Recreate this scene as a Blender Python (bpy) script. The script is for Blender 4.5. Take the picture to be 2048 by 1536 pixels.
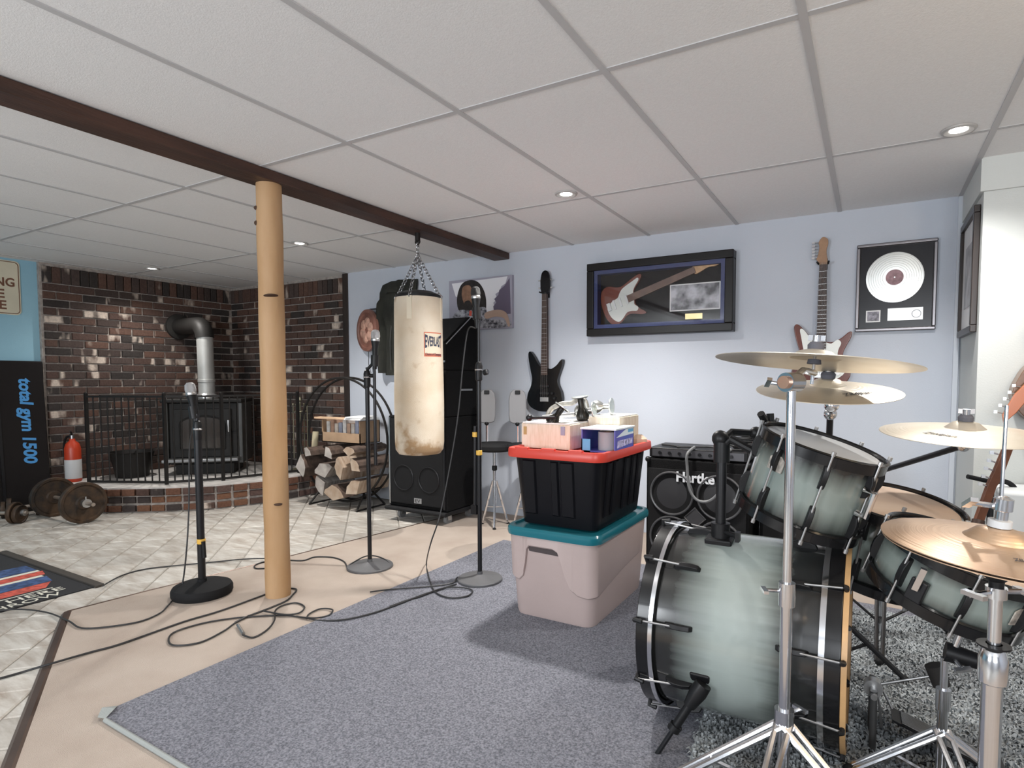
import bpy, math, random
import numpy as np
from mathutils import Vector, Matrix
for _o in list(bpy.data.objects): bpy.data.objects.remove(_o)
sc = bpy.context.scene
C = sc.collection
RN = random.Random(11)
pi = math.pi

# ------------------------------------------------ camera, world, lamps, exposure
cd = bpy.data.cameras.new('camera'); cam = bpy.data.objects.new('camera', cd); C.objects.link(cam)
cd.sensor_fit = 'HORIZONTAL'; cd.sensor_width = 36.0; cd.lens = 1172.33/2048*36
cd.shift_x = -53.05/2048; cd.shift_y = 51.82/2048; cd.clip_start = .05
_yaw, _pit = -.5152, -.05195
_f = Vector((math.sin(_yaw)*math.cos(_pit), math.cos(_yaw)*math.cos(_pit), math.sin(_pit)))
_r = Vector((math.cos(_yaw), -math.sin(_yaw), 0)); _u = _r.cross(_f)
cam.matrix_world = Matrix(((_r.x,_u.x,-_f.x,0),(_r.y,_u.y,-_f.y,0),(_r.z,_u.z,-_f.z,1.14),(0,0,0,1)))
sc.camera = cam
CEIL = 2.172
w = bpy.data.worlds.new('world'); sc.world = w; w.use_nodes = True
w.node_tree.nodes['Background'].inputs[0].default_value = (.75,.83,1,1)
w.node_tree.nodes['Background'].inputs[1].default_value = .4
vs = sc.view_settings
vs.view_transform = 'Standard'; vs.look = 'None'; vs.gamma = 1; vs.use_curve_mapping = False
vs.exposure = 0.46
sc.cycles.use_denoising = True
sc.cycles.max_bounces = 8; sc.cycles.diffuse_bounces = 5; sc.cycles.glossy_bounces = 4
sc.cycles.sample_clamp_indirect = 6; sc.cycles.caustics_reflective = False; sc.cycles.caustics_refractive = False

def spot(name, loc, e, col=(1,.97,.93), size=150, blend=1, rad=.045):
    l = bpy.data.lights.new(name, 'SPOT'); l.energy = e; l.color = col
    l.spot_size = math.radians(size); l.spot_blend = blend; l.shadow_soft_size = rad
    o = bpy.data.objects.new(name, l); o.location = loc; C.objects.link(o); return o
CANS = [(.29,3.02), (-1.505,2.97), (-3.80,3.03), (-5.85,3.03)]
CAN_E = [75, 185, 130, 52]
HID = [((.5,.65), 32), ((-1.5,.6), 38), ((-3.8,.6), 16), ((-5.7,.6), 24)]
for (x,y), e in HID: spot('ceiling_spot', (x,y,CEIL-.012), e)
_l = bpy.data.lights.new('floor_lamp_bulb', 'POINT'); _l.energy = 14; _l.color = (1,.74,.46); _l.shadow_soft_size = .12
_o = bpy.data.objects.new('floor_lamp_bulb', _l); _o.location = (1.15,1.35,1.72); C.objects.link(_o)
def area(name, loc, rot, sx, sy, e, col=(1,1,1)):
    l = bpy.data.lights.new(name, 'AREA'); l.shape = 'RECTANGLE'; l.size = sx; l.size_y = sy; l.energy = e; l.color = col
    o = bpy.data.objects.new(name, l); o.location = loc; o.rotation_euler = rot; C.objects.link(o); return o
# daylight through the two windows of the front wall behind the camera
area('window_daylight', (-2.6,-2.5,1.35), (pi/2,0,0), 1.5, 1.1, 66, (.92,.96,1))
area('window_daylight', (.7,-2.5,1.35), (pi/2,0,0), 1.5, 1.1, 66, (.92,.96,1))

# ------------------------------------------------ materials
MATS = {}
def mat(name, col, rough=.5, metal=0, spec=.5, var=0, vscale=6, bump=0, bscale=40, col2=None, coat=0, emit=0, stretch=None, alpha=1, trans=0):
    if name in MATS: return MATS[name]
    m = bpy.data.materials.new(name); m.use_nodes = True; MATS[name] = m
    nt = m.node_tree; N = nt.nodes; L = nt.links; b = N['Principled BSDF']
    b.inputs['Base Color'].default_value = (*col,1); b.inputs['Roughness'].default_value = rough
    b.inputs['Metallic'].default_value = metal; b.inputs['Specular IOR Level'].default_value = spec
    if coat: b.inputs['Coat Weight'].default_value = coat; b.inputs['Coat Roughness'].default_value = .06
    if trans: b.inputs['Transmission Weight'].default_value = trans
    if emit: b.inputs['Emission Color'].default_value = (*col,1); b.inputs['Emission Strength'].default_value = emit
    if var or bump:
        tc = N.new('ShaderNodeTexCoord'); mp = N.new('ShaderNodeMapping'); L.new(tc.outputs['Object'], mp.inputs[0])
        if stretch: mp.inputs['Scale'].default_value = stretch
    if var:
        n = N.new('ShaderNodeTexNoise'); n.inputs['Scale'].default_value = vscale; n.inputs['Detail'].default_value = 5
        L.new(mp.outputs[0], n.inputs['Vector'])
        r = N.new('ShaderNodeValToRGB'); r.color_ramp.elements[0].position = .34; r.color_ramp.elements[1].position = .66
        c2 = col2 if col2 else tuple(min(1,c*(1+var)) for c in col)
        c1 = col if col2 else tuple(c*(1-var) for c in col)
        r.color_ramp.elements[0].color = (*c1,1); r.color_ramp.elements[1].color = (*c2,1)
        L.new(n.outputs['Fac'], r.inputs[0]); L.new(r.outputs[0], b.inputs['Base Color'])
    if bump:
        n2 = N.new('ShaderNodeTexNoise'); n2.inputs['Scale'].default_value = bscale; n2.inputs['Detail'].default_value = 4
        L.new(mp.outputs[0], n2.inputs['Vector'])
        bp = N.new('ShaderNodeBump'); bp.inputs['Strength'].default_value = bump; bp.inputs['Distance'].default_value = .01
        L.new(n2.outputs['Fac'], bp.inputs['Height']); L.new(bp.outputs[0], b.inputs['Normal'])
    return m
def ramp_axis(name, axis, stops, rough=.3, coat=.5, metal=0, noise=0):
    """colour laid along an object axis (a burst finish of the shell itself)"""
    m = bpy.data.materials.new(name); m.use_nodes = True; N = m.node_tree.nodes; L = m.node_tree.links; b = N['Principled BSDF']
    tc = N.new('ShaderNodeTexCoord'); sp = N.new('ShaderNodeSeparateXYZ'); L.new(tc.outputs['Generated'], sp.inputs[0])
    r = N.new('ShaderNodeValToRGB'); e = r.color_ramp.elements
    while len(e) < len(stops): e.new(.5)
    for k,(p,c) in enumerate(stops): e[k].position = p; e[k].color = (*c,1)
    out = sp.outputs[axis]
    if noise:
        n = N.new('ShaderNodeTexNoise'); n.inputs['Scale'].default_value = 3
        mp = N.new('ShaderNodeMapping'); s = [14,14,14]; s[axis] = .8; mp.inputs['Scale'].default_value = s
        L.new(tc.outputs['Object'], mp.inputs[0]); L.new(mp.outputs[0], n.inputs['Vector'])
        ma = N.new('ShaderNodeMath'); ma.operation = 'MULTIPLY_ADD'; ma.inputs[1].default_value = noise; L.new(n.outputs['Fac'], ma.inputs[0])
        mb = N.new('ShaderNodeMath'); mb.operation = 'SUBTRACT'; mb.inputs[1].default_value = noise/2
        L.new(out, ma.inputs[2]); L.new(ma.outputs[0], mb.inputs[0]); out = mb.outputs[0]
    L.new(out, r.inputs[0]); L.new(r.outputs[0], b.inputs['Base Color'])
    b.inputs['Roughness'].default_value = rough; b.inputs['Coat Weight'].default_value = coat; b.inputs['Metallic'].default_value = metal
    b.inputs['Coat Roughness'].default_value = .12
    MATS[name] = m; return m
BLK = mat('black_plastic', (.009,.009,.010), .42, spec=.3)
BLKM = mat('black_metal', (.014,.014,.016), .35, .3)
BLKR = mat('black_rubber', (.013,.013,.014), .75, spec=.2)
IRON = mat('wrought_iron', (.016,.014,.013), .55, .4)
CHR = mat('chrome', (.78,.79,.82), .16, 1)
STEEL = mat('dull_steel', (.5,.5,.5), .38, 1, var=.15)
WHITE = mat('white_paper', (.82,.82,.82), .6)
CABLE = mat('cable_rubber', (.02,.02,.021), .55)
YEL = mat('yellow_tape', (.75,.45,.08), .5)

# ------------------------------------------------ mesh helpers
def frame(p, z, x=(1,0,0)):
    z = Vector(z).normalized(); x = Vector(x)
    x = x - z*x.dot(z)
    if x.length < 1e-4: x = Vector((0,1,0)) - z*z.y
    x.normalize(); y = z.cross(x); p = Vector(p)
    return Matrix(((x.x,y.x,z.x,p.x),(x.y,y.y,z.y,p.y),(x.z,y.z,z.z,p.z),(0,0,0,1)))
def T(x,y,z): return Matrix.Translation((x,y,z))
def RZ(a): return Matrix.Rotation(a,4,'Z')
def RX(a): return Matrix.Rotation(a,4,'X')
def RY(a): return Matrix.Rotation(a,4,'Y')
def smooth_path(pts, k=6, closed=False):
    P = [Vector(p) for p in pts]; n = len(P); out = []
    for i in range(n if closed else n-1):
        a = P[(i-1)%n] if closed or i>0 else P[0]; b = P[i]; c = P[(i+1)%n]; d = P[(i+2)%n] if closed or i+2<n else P[n-1]
        for j in range(k):
            t = j/k
            out.append(.5*((2*b)+(c-a)*t+(2*a-5*b+4*c-d)*t*t+(3*b-a-3*c+d)*t**3))
    if not closed: out.append(P[-1])
    return out
class MB:
    def __init__(s): s.v = []; s.f = []
    def add(s, vs, fs, M=None):
        k = len(s.v)
        s.v += [(M @ Vector(p)) if M is not None else Vector(p) for p in vs]
        s.f += [tuple(i+k for i in f) for f in fs]; return s
    def box(s, c, d, M=None, top=1.0):
        x,y,z = d[0]/2,d[1]/2,d[2]/2
        vs = [(c[0]+a*x*(top if e>0 else 1), c[1]+b*y*(top if e>0 else 1), c[2]+e*z) for e in (-1,1) for b in (-1,1) for a in (-1,1)]
        return s.add(vs, [(0,2,3,1),(4,5,7,6),(0,1,5,4),(2,6,7,3),(0,4,6,2),(1,3,7,5)], M)
    def span(s, a, b, M=None):
        return s.box([(p+q)/2 for p,q in zip(a,b)], [abs(q-p) for p,q in zip(a,b)], M)
    def lathe(s, prof, n=24, M=None):
        vs=[]; fs=[]; rows=[]
        for r,z in prof:
            if abs(r) < 1e-6: rows.append([len(vs)]); vs.append((0,0,z))
            else:
                rows.append(list(range(len(vs), len(vs)+n)))
                vs += [(r*math.cos(2*pi*i/n), r*math.sin(2*pi*i/n), z) for i in range(n)]
        for a,b in zip(rows, rows[1:]):
            for i in range(n):
                j=(i+1)%n
                if len(a)==1 and len(b)==1: break
                if len(a)==1: fs.append((a[0],b[j],b[i]))
                elif len(b)==1: fs.append((a[i],a[j],b[0]))
                else: fs.append((a[i],a[j],b[j],b[i]))
        return s.add(vs, fs, M)
    def cyl(s, p0, p1, r0, r1=None, n=14):
        r1 = r0 if r1 is None else r1; p0=Vector(p0); p1=Vector(p1); L=(p1-p0).length
        return s.lathe([(0,0),(r0,0),(r1,L),(0,L)], n, frame(p0, p1-p0))
    def ball(s, c, r, n=14, sz=1):
        m = n//2+1
        return s.lathe([(r*math.sin(pi*i/m) if 0<i<m else 0, -r*sz*math.cos(pi*i/m)) for i in range(m+1)], n, T(*c))
    def tube(s, pts, r, n=8, closed=False):
        P=[Vector(p) for p in pts]; m=len(P); vs=[]; fs=[]
        tan=lambda i: ((P[(i+1)%m]-P[i-1]) if closed else (P[min(i+1,m-1)]-P[max(i-1,0)])).normalized()
        t0=tan(0); nx=t0.orthogonal().normalized()
        for i in range(m):
            t=tan(i); nx=(nx-t*nx.dot(t)).normalized(); by=t.cross(nx); rr=r[i] if isinstance(r,(list,tuple)) else r
            vs += [P[i]+rr*(math.cos(2*pi*k/n)*nx+math.sin(2*pi*k/n)*by) for k in range(n)]
        for i in range(m if closed else m-1):
            a=i*n; b=((i+1)%m)*n
            for k in range(n):
                k2=(k+1)%n; fs.append((a+k,a+k2,b+k2,b+k))
        if not closed: fs.append(tuple(range(n-1,-1,-1))); fs.append(tuple((m-1)*n+k for k in range(n)))
        return s.add(vs, fs)
    def ring(s, R, r, M=None, n=40, k=8):
        vs=[((R+r*math.cos(2*pi*j/k))*math.cos(2*pi*i/n),(R+r*math.cos(2*pi*j/k))*math.sin(2*pi*i/n),r*math.sin(2*pi*j/k)) for i in range(n) for j in range(k)]
        fs=[(i*k+j,((i+1)%n)*k+j,((i+1)%n)*k+(j+1)%k,i*k+(j+1)%k) for i in range(n) for j in range(k)]
        return s.add(vs, fs, M)
    def prism(s, poly, z0, z1, M=None):
        n=len(poly); vs=[(p[0],p[1],z0) for p in poly]+[(p[0],p[1],z1) for p in poly]
        return s.add(vs, [tuple(range(n-1,-1,-1)), tuple(range(n,2*n))]+[(i,(i+1)%n,n+(i+1)%n,n+i) for i in range(n)], M)
    def hoop(s, Ro, Ri, z0, z1, M=None, n=48):
        return s.lathe([(Ri,z0),(Ro,z0),(Ro,z1),(Ri,z1),(Ri,z0)], n, M)
    def build(s, name, m, parent=None, W=False, smooth=35, bevel=0, seg=2, kind=None):
        me = bpy.data.meshes.new(name)
        off = Vector((0,0,0))
        if W and parent is not None:
            r = parent
            while r.parent: r = r.parent
            off = r.location
        me.from_pydata([tuple(p-off) for p in s.v], [], s.f); me.validate(); me.update()
        if isinstance(m, (list,tuple)):
            for q in m: me.materials.append(q)
        elif m: me.materials.append(m)
        o = bpy.data.objects.new(name, me); C.objects.link(o)
        if parent is not None: o.parent = parent
        if smooth:
            me.polygons.foreach_set('use_smooth', [True]*len(me.polygons))
            me.set_sharp_from_angle(angle=math.radians(smooth))
        if bevel:
            b = o.modifiers.new('bevel','BEVEL'); b.width = bevel; b.segments = seg; b.limit_method = 'ANGLE'; b.angle_limit = math.radians(40)
            b.harden_normals = True
        if kind: o['kind'] = kind
        return o
def thing(name, label, cat, loc=(0,0,0), rz=0, group=None):
    o = bpy.data.objects.new(name, None); C.objects.link(o); o.empty_display_size = .1
    o.location = loc; o.rotation_euler = (0,0,rz); o['label'] = label; o['category'] = cat
    if group: o['group'] = group
    return o
def tag(o, label, cat, group=None):
    o['label'] = label; o['category'] = cat
    if group: o['group'] = group
    return o
def dup(root, loc, rz=0, label=None):
    r = root.copy(); C.objects.link(r); r.location = loc; r.rotation_euler = (0,0,rz)
    if label: r['label'] = label
    for ch in list(root.children):
        c = ch.copy(); C.objects.link(c); c.parent = r
        for g in list(ch.children):
            d = g.copy(); C.objects.link(d); d.parent = c
    return r
def text(name, s, M, width, height, m, parent, depth=.0015, W=True, shear=0, bold=0):
    cu = bpy.data.curves.new(name,'FONT'); cu.body = s; cu.align_x = 'CENTER'; cu.align_y = 'CENTER'; cu.extrude = .02; cu.shear = shear; cu.offset = bold
    cu.resolution_u = 3
    o = bpy.data.objects.new(name, cu); C.objects.link(o)
    bpy.context.view_layer.update()
    me = bpy.data.meshes.new_from_object(o.evaluated_get(bpy.context.evaluated_depsgraph_get()))
    bpy.data.objects.remove(o); bpy.data.curves.remove(cu)
    n = len(me.vertices); co = np.empty(n*3); me.vertices.foreach_get('co', co); co = co.reshape(-1,3)
    lo, hi = co.min(0), co.max(0); co = (co-(lo+hi)/2)/(hi-lo)*np.array([width,height,depth])
    mb = MB(); mb.add([tuple(p) for p in co], [tuple(p.vertices) for p in me.polygons], M)
    bpy.data.meshes.remove(me)
    return mb.build(name, m, parent, W=W, smooth=0)
def struct(o): o['kind'] = 'structure'; return o

# ------------------------------------------------ the room
def box_obj(name, a, b, m, parent=None, bevel=0, W=False):
    return MB().span(a,b).build(name, m, parent, W=W, smooth=0 if not bevel else 35, bevel=bevel)
def sock(t):
    return t
def wall_paint(name, col, col2):
    return mat(name, col, .75, spec=.25, var=.01, vscale=1.2, bump=.08, bscale=160, col2=col2)
M_WALL = wall_paint('lilac_grey_paint', (.50,.535,.60), (.53,.565,.63))
M_BLUE = wall_paint('sky_blue_paint', (.27,.48,.60), (.31,.53,.64))
M_WHITEW = wall_paint('white_paint', (.57,.60,.59), (.60,.625,.615))
M_PANEL = mat('ceiling_panel_white', (.80,.805,.81), .9, spec=.1, var=.02, vscale=90, bump=.15, bscale=220)
M_RAIL = mat('ceiling_rail_enamel', (.50,.50,.51), .6)
M_MORT = mat('mortar', (.36,.32,.29), .95, var=.25, vscale=30, bump=.3, bscale=120)
def brick_material(name, stops, patch=.62, pcol=(.62,.52,.44)):
    m = bpy.data.materials.new(name); m.use_nodes = True; N = m.node_tree.nodes; L = m.node_tree.links; b = N['Principled BSDF']
    oi = N.new('ShaderNodeObjectInfo'); r = N.new('ShaderNodeValToRGB'); r.color_ramp.interpolation = 'CONSTANT'
    e = r.color_ramp.elements
    while len(e) < len(stops): e.new(.5)
    for k,c in enumerate(stops): e[k].position = k/len(stops); e[k].color = (*c,1)
    L.new(oi.outputs['Random'], r.inputs[0])
    g = N.new('ShaderNodeNewGeometry'); n = N.new('ShaderNodeTexNoise'); n.inputs['Scale'].default_value = 5.2; n.inputs['Detail'].default_value = 3
    mo = N.new('ShaderNodeVectorMath'); mo.operation = 'MULTIPLY'; mo.inputs[1].default_value = (1,1,.35); L.new(g.outputs['Position'], mo.inputs[0])
    ro = N.new('ShaderNodeMath'); ro.operation = 'MULTIPLY'; ro.inputs[1].default_value = 60; L.new(oi.outputs['Random'], ro.inputs[0])
    ad = N.new('ShaderNodeVectorMath'); ad.operation = 'ADD'; L.new(mo.outputs[0], ad.inputs[0]); L.new(ro.outputs[0], ad.inputs[1])
    L.new(ad.outputs[0], n.inputs['Vector'])
    n3 = N.new('ShaderNodeTexNoise'); n3.inputs['Scale'].default_value = 60; L.new(g.outputs['Position'], n3.inputs['Vector'])
    pr = N.new('ShaderNodeValToRGB'); pr.color_ramp.elements[0].position = patch; pr.color_ramp.elements[1].position = patch+.07
    L.new(n.outputs['Fac'], pr.inputs[0])
    # only some bricks carry the pale lime patch
    mul = N.new('ShaderNodeMath'); mul.operation = 'MULTIPLY'; gt = N.new('ShaderNodeMath'); gt.operation = 'GREATER_THAN'; gt.inputs[1].default_value = .15
    fr = N.new('ShaderNodeMath'); fr.operation = 'FRACT'; m7 = N.new('ShaderNodeMath'); m7.operation = 'MULTIPLY'; m7.inputs[1].default_value = 7.31
    L.new(oi.outputs['Random'], m7.inputs[0]); L.new(m7.outputs[0], fr.inputs[0]); L.new(fr.outputs[0], gt.inputs[0])
    L.new(gt.outputs[0], mul.inputs[0]); L.new(pr.outputs[0], mul.inputs[1])
    mx = N.new('ShaderNodeMix'); mx.data_type = 'RGBA'; L.new(mul.outputs[0], mx.inputs[0]); L.new(r.outputs[0], mx.inputs[6]); mx.inputs[7].default_value = (*pcol,1)
    mv = N.new('ShaderNodeMix'); mv.data_type = 'RGBA'; mv.blend_type = 'MULTIPLY'; mv.inputs[0].default_value = .45
    cr = N.new('ShaderNodeValToRGB'); cr.color_ramp.elements[0].position = .3; cr.color_ramp.elements[0].color = (.35,.35,.35,1); cr.color_ramp.elements[1].position = .7
    L.new(n3.outputs['Fac'], cr.inputs[0]); L.new(mx.outputs[2], mv.inputs[6]); L.new(cr.outputs[0], mv.inputs[7])
    L.new(mv.outputs[2], b.inputs['Base Color']); b.inputs['Roughness'].default_value = .9; b.inputs['Specular IOR Level'].default_value = .2
    bp = N.new('ShaderNodeBump'); bp.inputs['Strength'].default_value = .4; bp.inputs['Distance'].default_value = .006
    L.new(n3.outputs['Fac'], bp.inputs['Height']); L.new(bp.outputs[0], b.inputs['Normal'])
    return m
M_BRICK = brick_material('old_brick', [(.095,.060,.050),(.068,.050,.044),(.108,.066,.053),(.050,.042,.039),(.085,.062,.055),(.125,.072,.055)], .60)
M_HBRICK = brick_material('hearth_brick', [(.15,.075,.05),(.09,.055,.045),(.06,.048,.045),(.18,.09,.055),(.11,.07,.06)], .64)
M_SOOT = mat('dark_stained_board', (.022,.014,.011), .6, var=.3, vscale=4, stretch=(8,8,1))

# floor slab, tiles, carpet
BEIGE = [(-3.374,1.305),(-3.33,1.66),(-3.22,2.30),(-3.03,3.60),(-2.95,4.105),(3.0,4.105),(3.0,-2.5),(2.2,-1.58),(-2.17,.684)]
HEARTH = [(-6.39,2.40),(-5.62,2.47),(-5.24,2.74),(-4.96,3.03),(-4.80,3.40),(-4.76,3.75),(-4.76,4.13),(-6.39,4.13)]
def inside(p, poly):
    x,y = p; r = False
    for i in range(len(poly)):
        (x1,y1),(x2,y2) = poly[i],poly[i-1]
        if (y1>y)!=(y2>y) and x < (x2-x1)*(y-y1)/(y2-y1)+x1: r = not r
    return r
M_GROUT = mat('grout', (.30,.28,.25), .9)
floor = struct(box_obj('floor', (-6.6,-2.7,-.10), (3.1,4.3,-.006), M_GROUT))
def tile_material():
    m = bpy.data.materials.new('floor_tile_stone'); m.use_nodes = True; N = m.node_tree.nodes; L = m.node_tree.links; b = N['Principled BSDF']
    g = N.new('ShaderNodeNewGeometry'); oi = N.new('ShaderNodeObjectInfo')
    mp = N.new('ShaderNodeMapping'); mp.inputs['Rotation'].default_value = (0,0,.3); mp.inputs['Scale'].default_value = (2.0,7.5,1)
    L.new(g.outputs['Position'], mp.inputs[0])
    n = N.new('ShaderNodeTexNoise'); n.inputs['Scale'].default_value = 2.2; n.inputs['Detail'].default_value = 6; n.inputs['Roughness'].default_value = .65
    L.new(mp.outputs[0], n.inputs['Vector'])
    r = N.new('ShaderNodeValToRGB'); e = r.color_ramp.elements; e[0].position = .3; e[0].color = (.32,.27,.225,1); e[1].position = .62; e[1].color = (.57,.545,.50,1)
    L.new(n.outputs['Fac'], r.inputs[0])
    v = N.new('ShaderNodeMapRange'); v.inputs[3].default_value = .86; v.inputs[4].default_value = 1.06; L.new(oi.outputs['Random'], v.inputs[0])
    mx = N.new('ShaderNodeMix'); mx.data_type = 'RGBA'; mx.blend_type = 'MULTIPLY'; mx.inputs[0].default_value = 1
    L.new(r.outputs[0], mx.inputs[6]); L.new(v.outputs[0], mx.inputs[7]); L.new(mx.outputs[2], b.inputs['Base Color'])
    b.inputs['Roughness'].default_value = .5; b.inputs['Specular IOR Level'].default_value = .35
    bp = N.new('ShaderNodeBump'); bp.inputs['Strength'].default_value = .25; bp.inputs['Distance'].default_value = .008
    L.new(n.outputs['Fac'], bp.inputs['Height']); L.new(bp.outputs[0], b.inputs['Normal'])
    return m
M_TILE = tile_material()
cen = []
PT = .1985; c45 = math.sqrt(.5)
def nearb(x,y):
    return inside((x+.2,y),BEIGE) and inside((x-.2,y),BEIGE) and inside((x,y+.2),BEIGE) and inside((x,y-.2),BEIGE)
for i in range(-60,60):
    for j in range(-60,60):
        a = i*PT+.045; b = j*PT+.06   # along (-1,1) and (1,1)
        x = (-a+b)*c45; y = (a+b)*c45
        if not(-6.38 < x < -1.0 and -1.6 < y < 4.0): continue
        if nearb(x,y) or (inside((x,y),HEARTH) and inside((x+.25,y-.25),HEARTH)): continue
        d = Vector((x,y,-1.14)); fw = d.dot(_f); seen = fw > .5 and abs(d.dot(_r)/fw*1172.33+53) < 1110 and y > .35
        cen.append((0 if seen else 1, d.length, x, y))
cen.sort()
tm = MB(); h = .096
tm.add([(-h,-h,-.03),(h,-h,-.03),(h,h,-.03),(-h,h,-.03),(-h,-h,-.004),(h,-h,-.004),(h,h,-.004),(-h,h,-.004),(-h+.005,-h+.005,0),(h-.005,-h+.005,0),(h-.005,h-.005,0),(-h+.005,h-.005,0)],
       [(0,1,5,4),(1,2,6,5),(2,3,7,6),(3,0,4,7),(4,5,9,8),(5,6,10,9),(6,7,11,10),(7,4,8,11),(8,9,10,11)])
t0 = tm.build('floor_tile', M_TILE, floor, smooth=0)
rest = MB(); first = True
for k,(s_,d_,x,y) in enumerate(cen):
    if k < 295:
        if first: o = t0; first = False
        else: o = t0.copy(); C.objects.link(o)
        o.location = (x,y,RN.uniform(-.0012,.0008)); o.rotation_euler = (0,0,pi/4)
    else: rest.add(tm.v, tm.f, T(x,y,0) @ RZ(pi/4))
rest.build('floor_tile', M_TILE, floor, smooth=0, kind='stuff')
M_BEIGE = mat('beige_carpet_pile', (.43,.355,.30), .95, spec=.1, var=.1, vscale=3.5, bump=.55, bscale=420, col2=(.50,.425,.365))
cp = struct(MB().prism(BEIGE, -.004, .012).build('floor_carpet', M_BEIGE, None, smooth=0))
M_STRIP = mat('bronze_strip', (.10,.065,.05), .4, .5, var=.2)
def strip(a, b, wd, name='edge_strip'):
    a=Vector((*a,0)); b=Vector((*b,0)); d=(b-a).normalized(); n=Vector((-d.y,d.x,0))
    mb=MB(); pr=[(-wd/2,.0),(-wd/2*.5,.013),(wd/2*.3,.016),(wd/2,.008),(wd/2,0)]
    vs=[a+n*u+Vector((0,0,z)) for u,z in pr]+[b+n*u+Vector((0,0,z)) for u,z in pr]; k=len(pr)
    mb.add(vs,[(i,i+1,k+i+1,k+i) for i in range(k-1)]+[tuple(range(k-1,-1,-1)),tuple(range(k,2*k))])
    return mb.build(name, M_STRIP, cp, smooth=0)
strip(BEIGE[0], BEIGE[-1], .05); strip(BEIGE[-1],(-.3,-.285),.05)
for q in range(4): strip(BEIGE[q], BEIGE[q+1], .014)

# walls
wb = struct(box_obj('wall_back', (-4.47,4.11,0), (3.0,4.25,2.40), M_WALL))
wl = struct(box_obj('wall_left', (-6.6,-2.6,0), (-6.44,2.372,2.40), M_BLUE))
wlr = struct(box_obj('wall_left_rear', (-6.6,2.372,0), (-6.40,4.30,2.40), M_MORT))
wch = struct(box_obj('wall_back_left', (-6.40,4.16,0), (-4.53,4.30,2.40), M_MORT))
_bm = {}
def brick(wall, M, L_, H_, m, dep=.03):
    key=(round(L_,3),round(H_,3),m.name)
    if key not in _bm:
        o = MB().box((0,0,0),(L_,dep,H_)).build('brick', m, wall, smooth=0); me=o.data
        o2 = MB().box((0,0,0),(L_,dep,H_)); c=.004
        vs=[]; x,z,y=L_/2,H_/2,dep/2
        vs=[(-x,y,-z),(x,y,-z),(x,y,z),(-x,y,z),(-x,-y+c,-z),(x,-y+c,-z),(x,-y+c,z),(-x,-y+c,z),(-x+c,-y,-z+c),(x-c,-y,-z+c),(x-c,-y,z-c),(-x+c,-y,z-c)]
        me.clear_geometry(); me.from_pydata(vs,[],[(0,4,5,1),(1,5,6,2),(2,6,7,3),(3,7,4,0),(4,8,9,5),(5,9,10,6),(6,10,11,7),(7,11,8,4),(8,11,10,9)]); me.update()
        _bm[key]=o; o.matrix_local = M; return o
    o=_bm[key].copy(); C.objects.link(o); o.parent=wall; o.matrix_local=M; return o
def brick_wall(wall, org, ang, width, z0, ztop):
    """front face at local -y; local x runs along the wall"""
    B = T(*org) @ RZ(ang); P=.2045; CH=.0713; r=0; z=z0
    while z+CH < ztop-.17:
        x = 0 if r%2==0 else -P/2
        while x < width-.02:
            a=max(x,0); b=min(x+P,width)
            if b-a>.04: brick(wall, B @ T((a+b)/2, -RN.uniform(.000,.0045), z+CH/2), round(b-a-.011,2), .0605, M_BRICK)
            x += P
        z += CH; r += 1
    sz = ztop-.022-z; x=0
    while x+.06 < width:
        brick(wall, B @ T(x+.036, -RN.uniform(.004,.010), z+sz/2), .062, round(sz-.010,3), M_BRICK); x += .0725
brick_wall(wlr, (-6.40,2.385,0), pi/2, 1.77, .215, CEIL)
brick_wall(wch, (-6.385,4.16,0), 0, 1.85, .215, CEIL)
struct(box_obj('trim_1', (-4.535,4.10,0), (-4.462,4.20,CEIL), M_SOOT, bevel=.004))
struct(box_obj('trim_2', (.405,4.092,0), (.432,4.112,CEIL), mat('white_trim',(.58,.62,.68),.5), bevel=.003))
# closet that juts into the room on the right, and the unseen sides of the room
struct(MB().span((.44,3.47,0),(3.0,4.11,2.02)).build('wall_right', M_WHITEW, None, smooth=0))
struct(MB().span((.425,3.455,2.02),(3.0,4.11,2.40)).build('trim_3', M_WHITEW, None, smooth=0))
struct(box_obj('wall_right_front', (3.0,-2.6,0), (3.1,4.25,2.40), M_WALL))
wf = MB()
for a,b in (((-6.6,-2.75,0),(3.1,-2.6,.8)),((-6.6,-2.75,1.9),(3.1,-2.6,2.4)),((-6.6,-2.75,.8),(-3.35,-2.6,1.9)),((-1.85,-2.75,.8),(-.05,-2.6,1.9)),((1.45,-2.75,.8),(3.1,-2.6,1.9))): wf.span(a,b)
struct(wf.build('wall_front', M_WALL, None, smooth=0))
# ceiling: lay-in panels and rails
X0, Y0 = -2.633, 1.867
ceil = struct(box_obj('ceiling', (-6.6,-2.75,2.26), (3.1,4.3,2.40), M_WALL))
pan = None
for i in range(-7,10):
    for j in range(-4,2):
        a=X0+.6099*i; b=Y0+1.22*j
        x1,x2=max(a,-6.59),min(a+.61,3.09); y1,y2=max(b,-2.74),min(b+1.22,4.24)
        if x2-x1<.05 or y2-y1<.05: continue
        box_obj('ceiling_panel', (x1+.010,y1+.010,CEIL+.003), (x2-.010,y2-.010,CEIL+.02), M_PANEL, ceil)
for i in range(-6,10): box_obj('ceiling_rail', (X0+.6099*i-.012,-2.74,CEIL-.001), (X0+.6099*i+.012,4.2,CEIL+.022), M_RAIL, ceil)
for j in range(-3,2): box_obj('ceiling_rail', (-6.58,Y0+1.22*j-.012,CEIL), (3.08,Y0+1.22*j+.012,CEIL+.021), M_RAIL, ceil)
M_BEAM = mat('beam_wood', (.052,.022,.014), .5, var=.35, vscale=3, stretch=(6,1,6), bump=.2, bscale=20)
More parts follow.
